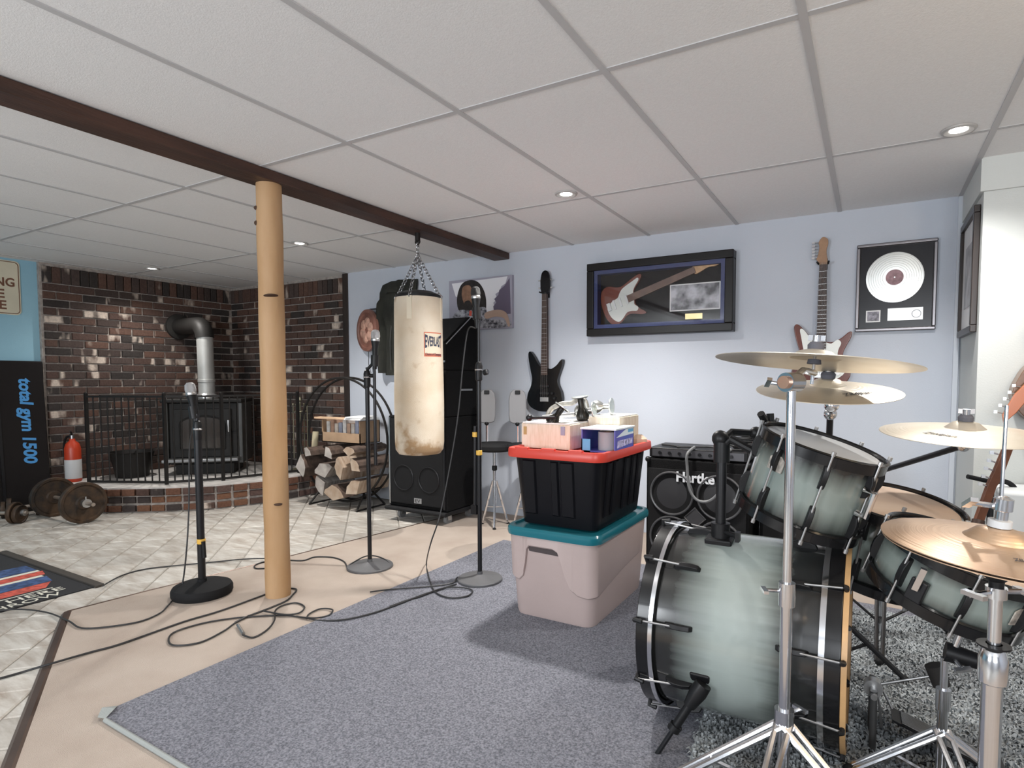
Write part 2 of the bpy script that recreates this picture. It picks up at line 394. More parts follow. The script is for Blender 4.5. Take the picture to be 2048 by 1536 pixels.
struct(box_obj('trim_4', (-2.75,-2.6,2.122), (-2.60,4.11,CEIL+.001), M_BEAM, bevel=.006))

# recessed lights
M_GLOW = mat('lamp_glow', (1,.96,.9), emit=14)
rl = None
RL = ['recessed ceiling light beside the closet bulkhead at far right','recessed ceiling light in front of the guitar display frame','recessed ceiling light left of the wooden post over the firewood','recessed ceiling light over the wood stove corner at far left']
RL[2] = 'recessed ceiling light just right of the wooden post'
for k,((x,y),e) in enumerate(zip(CANS,CAN_E)):
    if rl is None:
        rl = thing('recessed_light', RL[0], 'light', (x,y,CEIL), 0, 'recessed ceiling lights')
        MB().lathe([(.034,-.001),(.052,-.007),(.062,-.004),(.064,.002),(.034,.002)], 28).build('trim_ring', mat('ring_enamel',(.42,.41,.40),.45), rl)
        MB().lathe([(0,-.004),(.02,-.0035),(.034,-.001),(.034,.001),(0,.001)], 24).build('lens', M_GLOW, rl)
    else: dup(rl, (x,y,CEIL), 0, RL[k])
    spot('ceiling_spot', (x,y,CEIL-.012), e, size=138, blend=.85)

# ------------------------------------------------ post
M_POST = mat('peeled_log', (.41,.235,.105), .6, var=.15, vscale=5, stretch=(1,1,.35), bump=.35, bscale=30, col2=(.49,.31,.165))
t = thing('support_post', 'peeled round log post standing under the dark ceiling beam', 'post', (-2.675,1.955,0))
pr=[(0,0)]
for k in range(19): pr.append((.0615+.0015*math.sin(k*1.7), k*2.122/18))
pr.append((0,2.122))
MB().lathe(pr, 28).build('log', M_POST, t)
M_KNOT = mat('knot_dark', (.06,.03,.018), .8)
for (x,y,wd,hh) in ((542,592,.05,.012),(522,417,.02,.018),(519,447,.02,.022),(560,1013,.03,.012)):
    p = {(542,592):(-2.638,1.926,1.56),(522,417):(-2.693,1.921,1.999),(519,447):(-2.697,1.914,1.924),(560,1013):(-2.571,1.901,0.502)}[(x,y)]
    v = Vector(p)-Vector((-2.675,1.955,p[2])); v.z=0; v=v.normalized()
    o = MB().ball((0,0,0),1,12).build('knot', M_KNOT, t)
    o.location = v*.058+Vector((0,0,p[2])); o.scale=(wd*.7,wd*.7,hh*.6); o.rotation_euler=(0,.25*RN.uniform(-1,1),0)

# ------------------------------------------------ hearth, stove, fence
HZ = .215
t = thing('brick_hearth', 'raised curved brick hearth with pale stone top in the corner', 'hearth', (-5.6,3.3,0))
mb = MB()
core = [(-6.385,2.44),(-5.64,2.505),(-5.265,2.77),(-4.995,3.05),(-4.84,3.415),(-4.80,3.75),(-4.80,4.13),(-6.385,4.13)]
mb.prism(core, 0, HZ-.012); mb.build('core', M_MORT, t, W=True, smooth=0)
top = [(-6.385,2.43),(-5.63,2.495),(-5.255,2.765),(-4.985,3.045),(-4.83,3.41),(-4.79,3.75),(-4.79,4.13),(-6.385,4.13)]
MB().prism(top, HZ-.012, HZ).build('top_slab', mat('hearth_stone',(.55,.52,.49),.7,var=.2,vscale=9,bump=.2,bscale=60), t, W=True, smooth=0)
edge=[Vector((*p,0)) for p in [(-6.385,2.43),(-5.63,2.495),(-5.255,2.765),(-4.985,3.045),(-4.83,3.41),(-4.79,3.75),(-4.79,4.13)]]
for row in range(3):
    for a,b in zip(edge,edge[1:]):
        d=(b-a); L_=d.length; d.normalize(); n=max(1,round(L_/.118)); wd=L_/n; nx=Vector((d.y,-d.x,0)) 
        for k in range(n):
            c=a+d*(wd*(k+.5)); out=(.006,-.008,.0)[row]+RN.uniform(0,.003)
            M=Matrix.Translation(-t.location) @ frame(c+nx*(out-.012)+Vector((0,0,(HZ-.040,.108,.036)[row])), (0,0,1), d)
            brick(t, M, round(wd-.02,2), (.056,.050,.050)[row], M_HBRICK, .05)

M_STOVE = mat('stove_cast_iron', (.020,.019,.018), .55, .2, spec=.3, bump=.15, bscale=80)
M_SGLASS = mat('stove_glass', (.035,.026,.02), .12, spec=.6)
t = thing('wood_stove', 'black cast iron wood stove with arched glass door', 'stove', (-5.80,3.50,HZ), pi/4)
# local -y is the front
def arch(w_, h0, h1, n=12):
    return [(-w_/2,0),(w_/2,0)]+[(w_/2*math.cos(pi*i/n), h0+(h1-h0)*math.sin(pi*i/n)) for i in range(n+1)]
MB().span((-.30,-.21,.10),(.30,.25,.70)).build('body', M_STOVE, t, bevel=.012)
MB().span((-.355,-.27,.70),(.355,.29,.735)).build('top_plate', M_STOVE, t, bevel=.01)
MB().span((-.26,-.19,0),(.26,.22,.10)).build('pedestal', M_STOVE, t, bevel=.008)
for s_ in (-1,1): MB().span((s_*.30,-.23,.10),(s_*.35,.24,.70)).build('side_panel', mat('side_enamel',(.05,.05,.048),.4,.2), t, bevel=.008)
F = T(0,-.21,.20) @ RX(pi/2)
d = MB().prism([(-.25,-.03),(.25,-.03),(.25,.44),(-.25,.44)], 0, .03, F).build('door', M_STOVE, t, bevel=.006)
MB().prism([(x,y+.05) for x,y in arch(.38,.24,.31)], .028, .036, F).build('glass', M_SGLASS, d, smooth=0)
fr=MB(); ar=[Vector((x,y+.05,.036)) for x,y in arch(.39,.24,.32)]; fr.tube([F@p for p in ar], .009, 6, closed=True); fr.build('arch_moulding', M_STOVE, d)
MB().tube([F@Vector(p) for p in ((.235,.22,.03),(.235,.22,.07),(.235,.30,.08),(.235,.33,.075))],.009).build('handle', STEEL, d)
MB().span((-.33,-.36,.135),(.33,-.20,.165)).build('ash_lip', mat('lip_steel',(.22,.22,.22),.35,.7), t, bevel=.008)
PX = mat('stove_pipe_grey', (.50,.50,.48), .5, .35, var=.12, vscale=5)
t = thing('stove_pipe', 'grey stove pipe rising from the stove into the brick wall', 'pipe', (-5.86,3.52,.95))
MB().cyl((0,0,-.005),(-.02,.005,.62),.075,.075,28).build('pipe', PX, t)
MB().lathe([(.075,.0),(.10,0),(.098,.03),(.079,.05),(.075,.05)],28).build('collar', mat('collar_metal',(.6,.6,.6),.3,.8), t)
MB().lathe([(.0755,0),(.079,.004),(.079,.03),(.0755,.034)],28,T(-.004,.001,.16)).build('joint_band', PX, t)
el=[Vector((-.02,.005,.61))]
for k in range(1,8):
    a=k/7*pi/2; el.append(Vector((-.02-.10*(1-math.cos(a)),.005,.61+.13*math.sin(a))))
el+= [Vector((-.30,.02,.742)),Vector((-.53,.03,.745))]
MB().tube(el,.085,24).build('elbow', mat('pipe_black',(.03,.028,.026),.55,.3), t)
MB().lathe([(.083,0),(.135,0),(.13,.02),(.083,.03)],28,frame((-.522,.03,.745),(1,0,0))).build('wall_flange', mat('pipe_black',(.03,.028,.026)), t)

t = thing('hearth_fence', 'black metal child safety fence of thin bars standing on the hearth', 'fence', (-5.4,3.1,HZ))
FP = [(-6.02,2.53),(-5.375,2.845),(-5.13,3.21),(-4.92,3.86)]
for k,(x,y) in enumerate(FP):
    MB().span((x-.012,y-.012,HZ),(x+.012,y+.012,HZ+.80)).ball((x,y,HZ+.80),.014,10).build('post', IRON, t, W=True)
for k in range(3):
    a=Vector((*FP[k],HZ)); b=Vector((*FP[k+1],HZ)); d=b-a; L_=d.length
    for z in (.02,.775):
        MB().box((0,0,0),(L_-.02,.014,.018 if z>.5 else .022), frame((a+b)/2+Vector((0,0,z)),(0,0,1),d)).build('rail', IRON, t, W=True, smooth=0)
    n=(11,7,10)[k]
    for i in range(1,n):
        p=a+d*(i/n); MB().cyl(p+Vector((0,0,.03)),p+Vector((0,0,.77)),.0062,n=7).build('bar', IRON, t, W=True)
# things on the hearth
t = thing('fire_extinguisher', 'red fire extinguisher with white label by the brick wall', 'extinguisher', (-6.28,2.52,HZ))
MB().lathe([(0,0),(.056,0),(.062,.012),(.062,.30),(.05,.345),(.024,.37),(.02,.39),(0,.39)],28).build('cylinder', mat('extinguisher_red',(.55,.055,.02),.35), t)
MB().lathe([(.0627,.03),(.0632,.032),(.0632,.20),(.0627,.202)],28).build('label', mat('label_white',(.62,.62,.62),.5), t)
MB().cyl((0,0,.39),(0,0,.425),.016).build('valve', STEEL, t)
MB().tube([(0,0,.42),(.03,-.02,.435),(.085,-.05,.43)],.007).tube([(0,0,.43),(.03,-.02,.455),(.09,-.05,.465)],.006).build('lever', BLK, t)
MB().tube(smooth_path([(-.01,0,.41),(-.06,-.02,.40),(-.085,-.03,.32),(-.075,-.03,.18)]),.009).build('hose', BLKR, t)
t = thing('coal_bucket', 'black flared coal bucket on the hearth behind the fence', 'bucket', (-6.12,2.93,HZ), -.5)
MB().lathe([(0,.005),(.13,.005),(.135,0),(.15,.10),(.185,.235),(.20,.24),(.182,.24),(.145,.10),(.125,.015),(0,.015)],28).build('body', IRON, t)
MB().tube([(.19*math.cos(a),.03-.02*math.sin(a),.235-.03*math.sin(a)) for a in [pi*k/14 for k in range(15)]],.006).build('bail_handle', IRON, t)
t = thing('fireplace_tool_set', 'brass-grey fireplace tool set standing at the right end of the fence', 'fireplace tools', (-5.06,4.0,HZ))
M_TOOL = mat('aged_brass', (.27,.25,.18), .4, .8)
MB().lathe([(0,0),(.10,0),(.10,.012),(.03,.03),(.012,.04),(0,.04)],20).build('base', M_TOOL, t)
MB().cyl((0,0,.03),(0,0,.70),.010).lathe([(.0,.70),(.02,.71),(.014,.74),(0,.76)],12).build('stem', M_TOOL, t)
MB().ring(.07,.006,T(0,0,.60)).build('hanger', M_TOOL, t)
for k in range(4):
    a=k*pi/2+.4; x,y=.075*math.cos(a),.075*math.sin(a)
    tl=MB().cyl((x,y,.12),(x,y,.66),.006).ball((x,y,.67),.013,10)
    if k==0: tl.box((x,y,.09),(.07,.02,.12))
    if k==1: tl.lathe([(0,.16),(.02,.14),(.035,.03),(0,.03)],10,T(x,y,0))
    tl.build(('shovel','brush','poker','tongs')[k], M_TOOL, t)

# ------------------------------------------------ firewood hoop
t = thing('firewood_hoop', 'tall round black iron firewood hoop by the brown wall edge', 'log rack', (-4.12,3.74,0))
RC, RZc = .555, .60
for dy in (-.05,.05):
    MB().ring(RC,.011, T(0,dy,RZc) @ RX(pi/2), 56, 6).build('hoop', IRON, t)
for a in (-2.3,-1.9,-1.25,-.85):
    x,z=RC*math.cos(a),RZc+RC*math.sin(a); MB().cyl((x,-.05,z),(x,.05,z),.008).build('cross_bar', IRON, t)
for s_ in (-1,1):
    MB().tube([(s_*.30,-.17,.006),(s_*.27,-.05,.14)],.009).tube([(s_*.30,.17,.006),(s_*.27,.05,.14)],.009).tube([(s_*.30,-.17,.008),(s_*.30,.17,.008)],.008).build('foot', IRON, t)
M_BARK = mat('bark', (.075,.05,.038), .95, var=.5, vscale=14, bump=.8, bscale=25)
M_SPLIT = mat('split_wood', (.30,.20,.13), .85, var=.35, vscale=7, stretch=(1,6,1), col2=(.52,.42,.33))
M_SPLIT2 = mat('weathered_split_wood', (.24,.21,.19), .9, var=.3, vscale=8, stretch=(1,6,1), col2=(.50,.46,.42))
def log(x, z, r, L_, a0, span, my, lab, ms, yaw=0, y=0, roll=0):
    o = thing('firewood_log', lab, 'log', (-4.12+x,3.74+y,z), yaw, 'split logs in the firewood hoop')
    n=7; pts=[(0,0)] if span<2*pi-.1 else []
    pts+=[(r*(1+.06*math.sin(3*k+x*40))*math.cos(a0+span*k/n), r*(1+.06*math.cos(2*k+z*30))*math.sin(a0+span*k/n)) for k in range(n+(1 if span<2*pi-.1 else 0))]
    cx=sum(p[0] for p in pts)/len(pts); cy=sum(p[1] for p in pts)/len(pts)
    mb=MB(); mb.prism([(p[0]-cx,p[1]-cy) for p in pts], -L_/2, L_/2, RX(pi/2)); b=mb.build('split_face', ms, o, smooth=0)
    mk=MB(); q=[(p[0]-cx,p[1]-cy) for p in pts]; q=q[1:] if span<2*pi-.1 else q+q[:1]
    k=len(q); vs=[Vector((u*1.03,y_*L_/2*.985,v*1.03)) for y_ in (-1,1) for u,v in q]
    mk.add(vs,[(i,i+1,k+i+1,k+i) for i in range(k-1)]); m2=mk.build('bark', M_BARK, o, smooth=0)
LG=[(-.16,.19,.11,.40,2.6,1.9,0,'pale grey split log lowest at the left of the firewood hoop',M_SPLIT2),
    (.06,.165,.13,.42,.3,2.4,0,'warm tan split log lowest in the middle of the firewood hoop',M_SPLIT),
    (.27,.23,.12,.40,1.2,2.0,0,'dark bark log lowest at the right of the firewood hoop',M_SPLIT),
    (-.31,.36,.13,.44,-.7,1.7,0,'pale split log jutting out at the left rim of the firewood hoop',M_SPLIT2),
    (-.10,.36,.13,.40,.9,2.0,0,'pinkish split log above the tan log in the hoop',M_SPLIT2),
    (.14,.37,.11,.42,2.2,2.2,0,'rough barked log in the middle of the firewood pile',M_SPLIT),
    (.34,.42,.10,.40,0,1.8,0,'shadowed split log at the right rim of the hoop',M_SPLIT),
    (-.24,.50,.08,.42,.2,1.6,0,'thin pale log on the upper left of the pile',M_SPLIT2),
    (.02,.505,.085,.44,-.3,1.7,0,'flat grey split log on top of the firewood pile',M_SPLIT2),
    (.25,.54,.08,.42,.5,2.0,0,'reddish split log on the upper right of the pile',M_SPLIT)]
for k,g in enumerate(LG): log(*g, yaw=RN.uniform(-.12,.12))
# box of newspapers with a flat board over it, on the pile
t = thing('newspaper_box', 'open cardboard box of newspapers resting on the firewood pile', 'box', (-4.10,3.78,.575))
CB = mat('cardboard', (.36,.24,.15), .85, var=.12, vscale=9)
b=MB()
b.span((-.24,-.12,0),(.24,.12,.008)); b.span((-.24,-.12,0),(-.232,.12,.20)); b.span((.232,-.12,0),(.24,.12,.20)); b.span((-.24,.112,0),(.24,.12,.20)); b.span((-.24,-.12,0),(.24,-.112,.09))
b.build('carton', CB, t, smooth=0)
pc=[(.58,.56,.53),(.40,.25,.18),(.62,.55,.48),(.30,.32,.40),(.66,.64,.62),(.45,.30,.22),(.55,.5,.46),(.32,.34,.44)]
for k in range(8):
    x=-.20+k*.052; MB().span((x,-.10,.01),(x+.040,.10,.185+.02*math.sin(k*2))).build('newspaper', mat('newsprint_%d'%k,pc[k],.8,var=.15,vscale=25), t, smooth=0)
t = thing('wooden_board', 'narrow tan board lying across the newspaper box', 'board', (-4.13,3.66,.785), .0)
MB().span((-.27,-.035,0),(.16,.035,.016)).build('board', mat('tan_board',(.62,.42,.27),.6,var=.15,vscale=5,stretch=(1,8,8)), t, bevel=.002)
t = thing('paper_stack', 'stack of white papers on the board behind the mic stand', 'papers', (-3.90,3.72,.785))
for k in range(3): MB().box((0,0,.006+k*.010),(.20-.01*k,.22,.008), RZ(.1*k)).build('sheet_bundle', WHITE, t, smooth=0)
t = thing('rolled_paper', 'cream roll of paper leaning at the left of the firewood hoop', 'paper roll', (-4.87,3.985,.2155))
MB().cyl((0,0,0),(.03,.02,.40),.030,.030,16).build('roll', mat('cream_paper',(.62,.54,.36),.7), t)
MB().ring(.031,.003,T(.015,.01,.2)).build('string', CB, t)

# ------------------------------------------------ left edge: board, sign, weights, doormat
t = thing('exercise_board', 'black upright exercise machine board with blue lettering leaning on the blue wall', 'exercise board', (-6.43,2.10,0))
M_GYM = mat('gym_vinyl',(.011,.009,.009),.5,spec=.2,bump=.1,bscale=200)
LEAN = math.atan2(.08,1.30)
B = T(.085,0,0) @ RY(-LEAN)
MB().span((0,-.20,0),(.05,.262,1.30),B).build('panel', M_GYM, t, bevel=.012)
MB().span((.045,-.075,.02),(.058,-.055,1.27),B).build('side_rail', BLKM, t)
TX = B @ T(.0515,.115,.78) @ Matrix(((0,0,1,0),(0,1,0,0),(-1,0,0,0),(0,0,0,1)))
text('lettering', 'total gym 1500', TX, .74, .125, mat('gym_blue',(.07,.29,.62),.5), t, .002, W=False, shear=.12, bold=.035)
t = thing('wall_sign', 'cream metal parking sign with brown lettering high on the blue wall', 'sign', (-6.439,2.02,1.925))
M_SIGN = mat('sign_cream',(.62,.58,.45),.5,var=.06,vscale=4)
def rrect(w_,h_,r,n=5):
    return [(sx*(w_/2-r)+r*math.cos(a),sy*(h_/2-r)+r*math.sin(a)) for sx,sy,a0 in ((1,1,0),(-1,1,pi/2),(-1,-1,pi),(1,-1,1.5*pi)) for a in [a0+pi/2*k/n for k in range(n+1)]]
SM = Matrix(((0,0,1,0),(1,0,0,0),(0,1,0,0),(0,0,0,1)))   # local x -> world y, y -> z, z -> x
MB().prism(rrect(.46,.46,.035),0,.006,SM).build('plate', M_SIGN, t, smooth=0)
MB().tube([SM@Vector((x,y,.006)) for x,y in rrect(.438,.438,.03)],.0035,5,closed=True).build('border', mat('sign_brown',(.16,.07,.04),.5), t)
for k,(s_,wd) in enumerate((('NO',.15),('PARKING',.38),('FIRE',.24),('LANE',.26))):
    text('lettering', s_, SM @ T(0.0 if k!=1 else 0,(.145,.045,-.055,-.15)[k],.007), wd, .075, mat('sign_brown',(.16,.07,.04)), t, .002, W=False, bold=.025)
M_PLATE = mat('rusty_iron_plate',(.020,.017,.015),.6,.4,var=.5,vscale=12,col2=(.085,.05,.028),bump=.3,bscale=40)
def plate(x, r, th):
    return MB().lathe([(.014,-th*.5),(r*.30,-th*.5),(r*.36,-th*.25),(r*.82,-th*.25),(r*.87,-th*.5),(r*.98,-th*.5),(r,-th*.4),(r,th*.4),(r*.98,th*.5),(r*.87,th*.5),(r*.82,th*.25),(r*.36,th*.25),(r*.30,th*.5),(.014,th*.5)],40,frame((x,0,r),(1,0,0)))
t = thing('barbell', 'rusty short barbell with two big iron plates before the hearth', 'barbell', (-5.66,2.225,0), .02)
R_=.163
MB().cyl((-.40,0,R_),(.40,0,R_),.0145,n=14).build('bar', mat('bar_steel',(.42,.36,.31),.4,.8,var=.2), t)
plate(.245,R_,.045).build('weight_plate', M_PLATE, t); plate(-.235,R_,.045).build('weight_plate', M_PLATE, t)
for s_ in (-1,1):
    MB().cyl((s_*.27,0,R_),(s_*.305,0,R_),.034,n=20).build('collar', STEEL, t)
    MB().cyl((s_*.288,0,R_+.03),(s_*.288,0,R_+.052),.006).build('collar_screw', STEEL, t)
def dumbbell(lab, loc, rz, r, L_):
    t = thing('dumbbell', lab, 'dumbbell', loc, rz, 'dumbbells on the floor')
    MB().cyl((-L_/2,0,r),(L_/2,0,r),.013).build('handle', mat('bar_steel',(.4,.35,.3)), t)
    for s_ in (-1,1):
        plate(s_*(L_/2-.09),r,.03).build('weight_plate', M_PLATE, t); plate(s_*(L_/2-.055),r*.86,.03).add([],[]).build('weight_plate', M_PLATE, t)
        MB().cyl((s_*(L_/2-.035),0,r),(s_*(L_/2-.015),0,r),.026).build('collar', STEEL, t)
    for c in t.children:
        if c.name.startswith('weight_plate') : pass
    return t
dumbbell('loaded iron dumbbell lying at the left edge beside the barbell', (-5.98,1.88,0), .62, .085, .44)
dumbbell('short dumbbell half hidden behind the other beside the black board', (-6.13,2.10,0), 1.2, .08, .36)
# doormat
t = thing('doormat', 'black rubber edged doormat with red and blue bands and white lettering', 'mat', (-4.3,1.15,0))
MX0,MX1,MY0,MY1=-4.93,-3.675,.62,1.58
M_RUB = mat('mat_rubber',(.045,.037,.03),.7)
MB().span((MX0,MY0,0),(MX1,MY1,.006)).build('base', mat('mat_black',(.016,.016,.018),.9,bump=.3,bscale=300), t, W=True, smooth=0)
for a,b in (((MX0,MY1-.035,0),(MX1+.02,MY1+.01,.016)),((MX0,MY0-.01,0),(MX1+.02,MY0+.035,.016)),): MB().span(a,b).build('rubber_border', M_RUB, t, W=True, bevel=.005)
def band(x0,x1,y1,m,cut=0,z=.0065): MB().prism([(x0,MY0+.06),(x1,MY0+.06),(x1,y1-cut),(x0,y1)],.005,z).build('printed_band', m, t, W=True, smooth=0)
MRED=mat('mat_red',(.45,.075,.05),.9,var=.35,vscale=40); MNAV=mat('mat_blue',(.035,.07,.17),.9,var=.5,vscale=30); MCR=mat('mat_cream',(.62,.60,.52),.9)
band(-3.862,-3.852,1.43,MCR); band(-3.985,-3.885,1.47,MRED,.06); band(-4.12,-3.992,1.50,MNAV,.02); band(-4.16,-4.125,1.49,MCR); band(-4.25,-4.165,1.53,MRED,.02); band(-4.29,-4.255,1.52,MCR); band(-4.46,-4.30,1.52,MNAV)
TM = lambda x,y: T(x,y,.0072) @ RZ(pi/2)
text('lettering','STAND HERE',TM(-3.800,1.145),.62,.062,MCR,t,.001)
text('lettering','TO THROW',TM(-3.720,1.165),.50,.060,MCR,t,.001)

# ------------------------------------------------ heavy bag
t = thing('punching_bag', 'cream canvas punching bag hanging by chains from the beam', 'punching bag', (-2.675,3.075,.625))
M_CANV = mat('canvas', (.62,.50,.36), .8, var=.14, vscale=3.2, bump=.25, bscale=300, col2=(.76,.68,.56))
BR=.165; BH=1.06
_n=M_CANV.node_tree; _N=_n.nodes; _L=_n.links; _b=_N['Principled BSDF']
_src=_b.inputs['Base Color'].links[0].from_socket
_tc=_N.new('ShaderNodeTexCoord'); _sp=_N.new('ShaderNodeSeparateXYZ'); _L.new(_tc.outputs['Object'],_sp.inputs[0])
_mr=_N.new('ShaderNodeMapRange'); _mr.inputs[1].default_value=.05; _mr.inputs[2].default_value=.34; _mr.inputs[3].default_value=.16; _mr.inputs[4].default_value=-.06; _L.new(_sp.outputs[2],_mr.inputs[0])
_ns=_N.new('ShaderNodeTexNoise'); _ns.inputs['Scale'].default_value=9; _ns.inputs['Detail'].default_value=6; _L.new(_tc.outputs['Object'],_ns.inputs['Vector'])
_ad=_N.new('ShaderNodeMath'); _ad.operation='ADD'; _L.new(_mr.outputs[0],_ad.inputs[0]); _L.new(_ns.outputs['Fac'],_ad.inputs[1])
_rp=_N.new('ShaderNodeValToRGB'); _rp.color_ramp.elements[0].position=.57; _rp.color_ramp.elements[1].position=.74; _L.new(_ad.outputs[0],_rp.inputs[0])
_mx=_N.new('ShaderNodeMix'); _mx.data_type='RGBA'; _L.new(_rp.outputs[0],_mx.inputs[0]); _L.new(_src,_mx.inputs[6]); _mx.inputs[7].default_value=(.40,.26,.14,1); _L.new(_mx.outputs[2],_b.inputs['Base Color'])
MB().lathe([(0,.012),(BR*.55,.004),(BR*.85,.012),(BR*.97,.04),(BR,.09),(BR*1.01,.35),(BR*.985,.7),(BR*.97,1.0),(BR*.965,BH-.02),(BR*.94,BH),(0,BH-.01)],40).build('body', M_CANV, t, smooth=50)
MB().lathe([(BR*.93,BH-.005),(BR*.92,BH+.02),(BR*.6,BH+.045),(0,BH+.05)],36).build('top_cover', BLK, t)
M_STAIN=mat('scuffed_canvas',(.50,.34,.19),.9,var=.3,vscale=14)
TOPZ=1.40
def chain(p0,p1,n,r=.011,m=STEEL,name='chain'):
    p0,p1=Vector(p0),Vector(p1); d=p1-p0; mb=MB()
    for k in range(n):
        c=p0+d*((k+.5)/n); F_=frame(c,d) @ RZ(pi/2*(k%2))
        L_=d.length/n*.78; pts=[]
        for a in range(10): 
            th=2*pi*a/10; pts.append(F_@Vector((0.0115*math.cos(th),0,L_*.72*math.sin(th))))
        mb.tube(pts,.0034,5,closed=True)
    return mb.build(name,m,t)
CHC=mat('chain_steel',(.42,.42,.43),.3,1)
APX=TOPZ-.065
for k in range(4):
    a=k*pi/2+.35; x,y=BR*.93*math.cos(a),BR*.93*math.sin(a)
    chain((x,y,BH+.01),(.01*math.cos(a),.01*math.sin(a),APX-.005),13,m=CHC)
    nx=Vector((math.cos(a),math.sin(a),0))
    MB().box((0,0,0),(.034,.006,.15),frame(nx*(BR*.975)+Vector((0,0,BH-.075)),(0,0,1),(-nx.y,nx.x,0))).build('canvas_strap', mat('strap_canvas',(.74,.66,.52),.8), t)
    MB().ring(.014,.003,frame(nx*(BR*.95)+Vector((0,0,BH+.005)),(-nx.y,nx.x,0))).build('d_ring', CHC, t)
chain((0,0,APX),(0,0,TOPZ+.06),5,m=CHC)
MB().ring(.016,.004,T(0,0,APX)@RX(pi/2)).build('swivel', CHC, t)
MB().lathe([(.006,1.435),(.018,1.445),(.018,1.498),(0,1.498)],12).ring(.018,.005,T(0,0,1.44)@RX(pi/2)).build('ceiling_hook', IRON, t)
# curved printed patch facing the room
va=math.atan2(-3.075,2.675)  # toward the room centre
ca=-.19
def onbag(u,v,e=.0015): # u along the girth, v up, from patch centre
    a=ca+u/BR; rr=BR*.985+e; return Vector((rr*math.cos(a),rr*math.sin(a),.74+v))
def bag_patch(name,u0,u1,v0,v1,m,e):
    mb=MB(); n=10; vs=[onbag(u0+(u1-u0)*k/n,v,e) for v in (v0,v1) for k in range(n+1)]
    mb.add(vs,[(k,k+1,n+2+k,n+1+k) for k in range(n)]); return mb.build(name,m,t,smooth=60)
bag_patch('printed_patch',-.075,.075,-.075,.085,mat('patch_red',(.60,.17,.10),.7),.001)
bag_patch('printed_patch',-.070,.070,-.055,.078,mat('patch_cream',(.72,.64,.50),.7),.0016)
def bag_text(s,w_,h_,v,m,arch_=0,bold=0):
    o=text('lettering',s,Matrix.Identity(4),w_,h_,m,t,.0005,W=False,bold=bold)
    for p in o.data.vertices:
        x,y,z=p.co; sy=1+arch_*(abs(x)/(w_/2))**2; p.co=onbag(x,v+y*sy,.0024+z)
bag_text('EVERLAST',.138,.062,.025,mat('patch_navy',(.030,.038,.075),.6),.5,.03)
bag_text('Choice of Champions',.135,.022,-.062,mat('patch_navy',(.035,.045,.09)))

# ------------------------------------------------ mic stands
def mic_stand(lab, loc, h, base_r, dome, rz=0, clutch=.9, tagz=None, tr=.0125):
    t = thing('microphone_stand', lab, 'mic stand', loc, rz)
    if dome: MB().lathe([(0,0),(base_r*.96,0),(base_r,.012),(base_r*1.0,.034),(base_r*.95,.048),(base_r*.78,.058),(base_r*.3,.064),(.022,.068),(.022,.085),(0,.085)],40).build('base', BLKR, t)
    else: MB().lathe([(0,0),(base_r,0),(base_r,.010),(base_r*.97,.014),(base_r*.35,.024),(.015,.034),(.015,.05),(0,.05)],40).build('base', mat('base_iron',(.12,.12,.125),.55,.3,bump=.1,bscale=100), t)
    MB().cyl((0,0,.03),(0,0,clutch),tr,n=16).build('tube', BLKM, t)
    MB().lathe([(.0125,-.05),(.019,-.045),(.021,.03),(.015,.05),(.008,.055)],18,T(0,0,clutch)).build('clutch', BLK, t)
    MB().lathe([(.0195,-.004),(.0225,0),(.0195,.008)],18,T(0,0,clutch+.01)).build('clutch_ring', CHR, t)
    MB().cyl((0,0,clutch),(0,0,h),.008,n=12).build('upper_tube', BLKM, t)
    return t
def mic(lab, p, d, head_col, L_=.16):
    o = thing('microphone', lab, 'microphone', p)
    M=frame((0,0,0),d)
    MB().lathe([(0,0),(.012,0),(.0125,.01),(.017,L_*.75),(.0235,L_*.95),(.0245,L_),(.0,L_)],20,M).build('handle', BLK, o)
    MB().lathe([(.0245,L_),(.026,L_+.006),(.026,L_+.012),(.0245,L_+.016)],20,M).build('band', STEEL, o)
    MB().lathe([(.0245,L_+.016),(.027,L_+.03),(.024,L_+.055),(.014,L_+.066),(0,L_+.068)],20,M).build('grille', head_col, o)
    return o
GRILL=mat('grille_mesh',(.55,.55,.56),.35,.8,bump=.6,bscale=700)
GRILLB=mat('grille_black',(.03,.03,.03),.5,.5,bump=.5,bscale=700)
def clip(t,p,d):
    MB().lathe([(.017,-.03),(.023,-.03),(.023,.035),(.018,.035),(.017,-.03)],18,frame(p,d)).cyl((0,0,p[2]-.05),p,.009).build('mic_clip', BLK, t)

S1=(-3.034,1.767,0.012)
t=mic_stand('black mic stand with heavy domed base left of the wooden post', S1, .95, .145, True, clutch=.86, tagz=.28, tr=.0185)
clip(t,(-.02,-.005,.955),(-.15,-.05,1))
mic('silver headed microphone on the stand left of the wooden post', (S1[0]-.010,S1[1],.905), (-.16,-.04,1), GRILL, .155)
MB().lathe([(.0185,0),(.0205,.002),(.0205,.024),(.0185,.026)],14,T(.006,-.002,.27)).build('tape_band', YEL, t)
MB().cyl((.034,-.004,.20),(.028,-.004,.285),.010).build('cable_plug', BLK, t)
S2=(-2.596,2.525,0.012)
t=mic_stand('black mic stand with flat iron base before the firewood and bag', S2, 1.20, .135, False, clutch=1.13)
MB().cyl((.047,.012,.62),(.047,.012,1.20),.0095,n=12).build('folded_boom', BLKM, t)
MB().cyl((0,0,1.15),(.047,.012,1.15),.012,n=12).build('boom_knuckle', BLK, t)
clip(t,(.049,.015,1.235),(.04,.02,1))
mic('upright microphone with round silver grille between the wall plaque and bag', (S2[0]+.048,S2[1]+.014,1.20), (.03,.02,1), GRILL, .165)
S3=(-1.871,2.641,0.022)
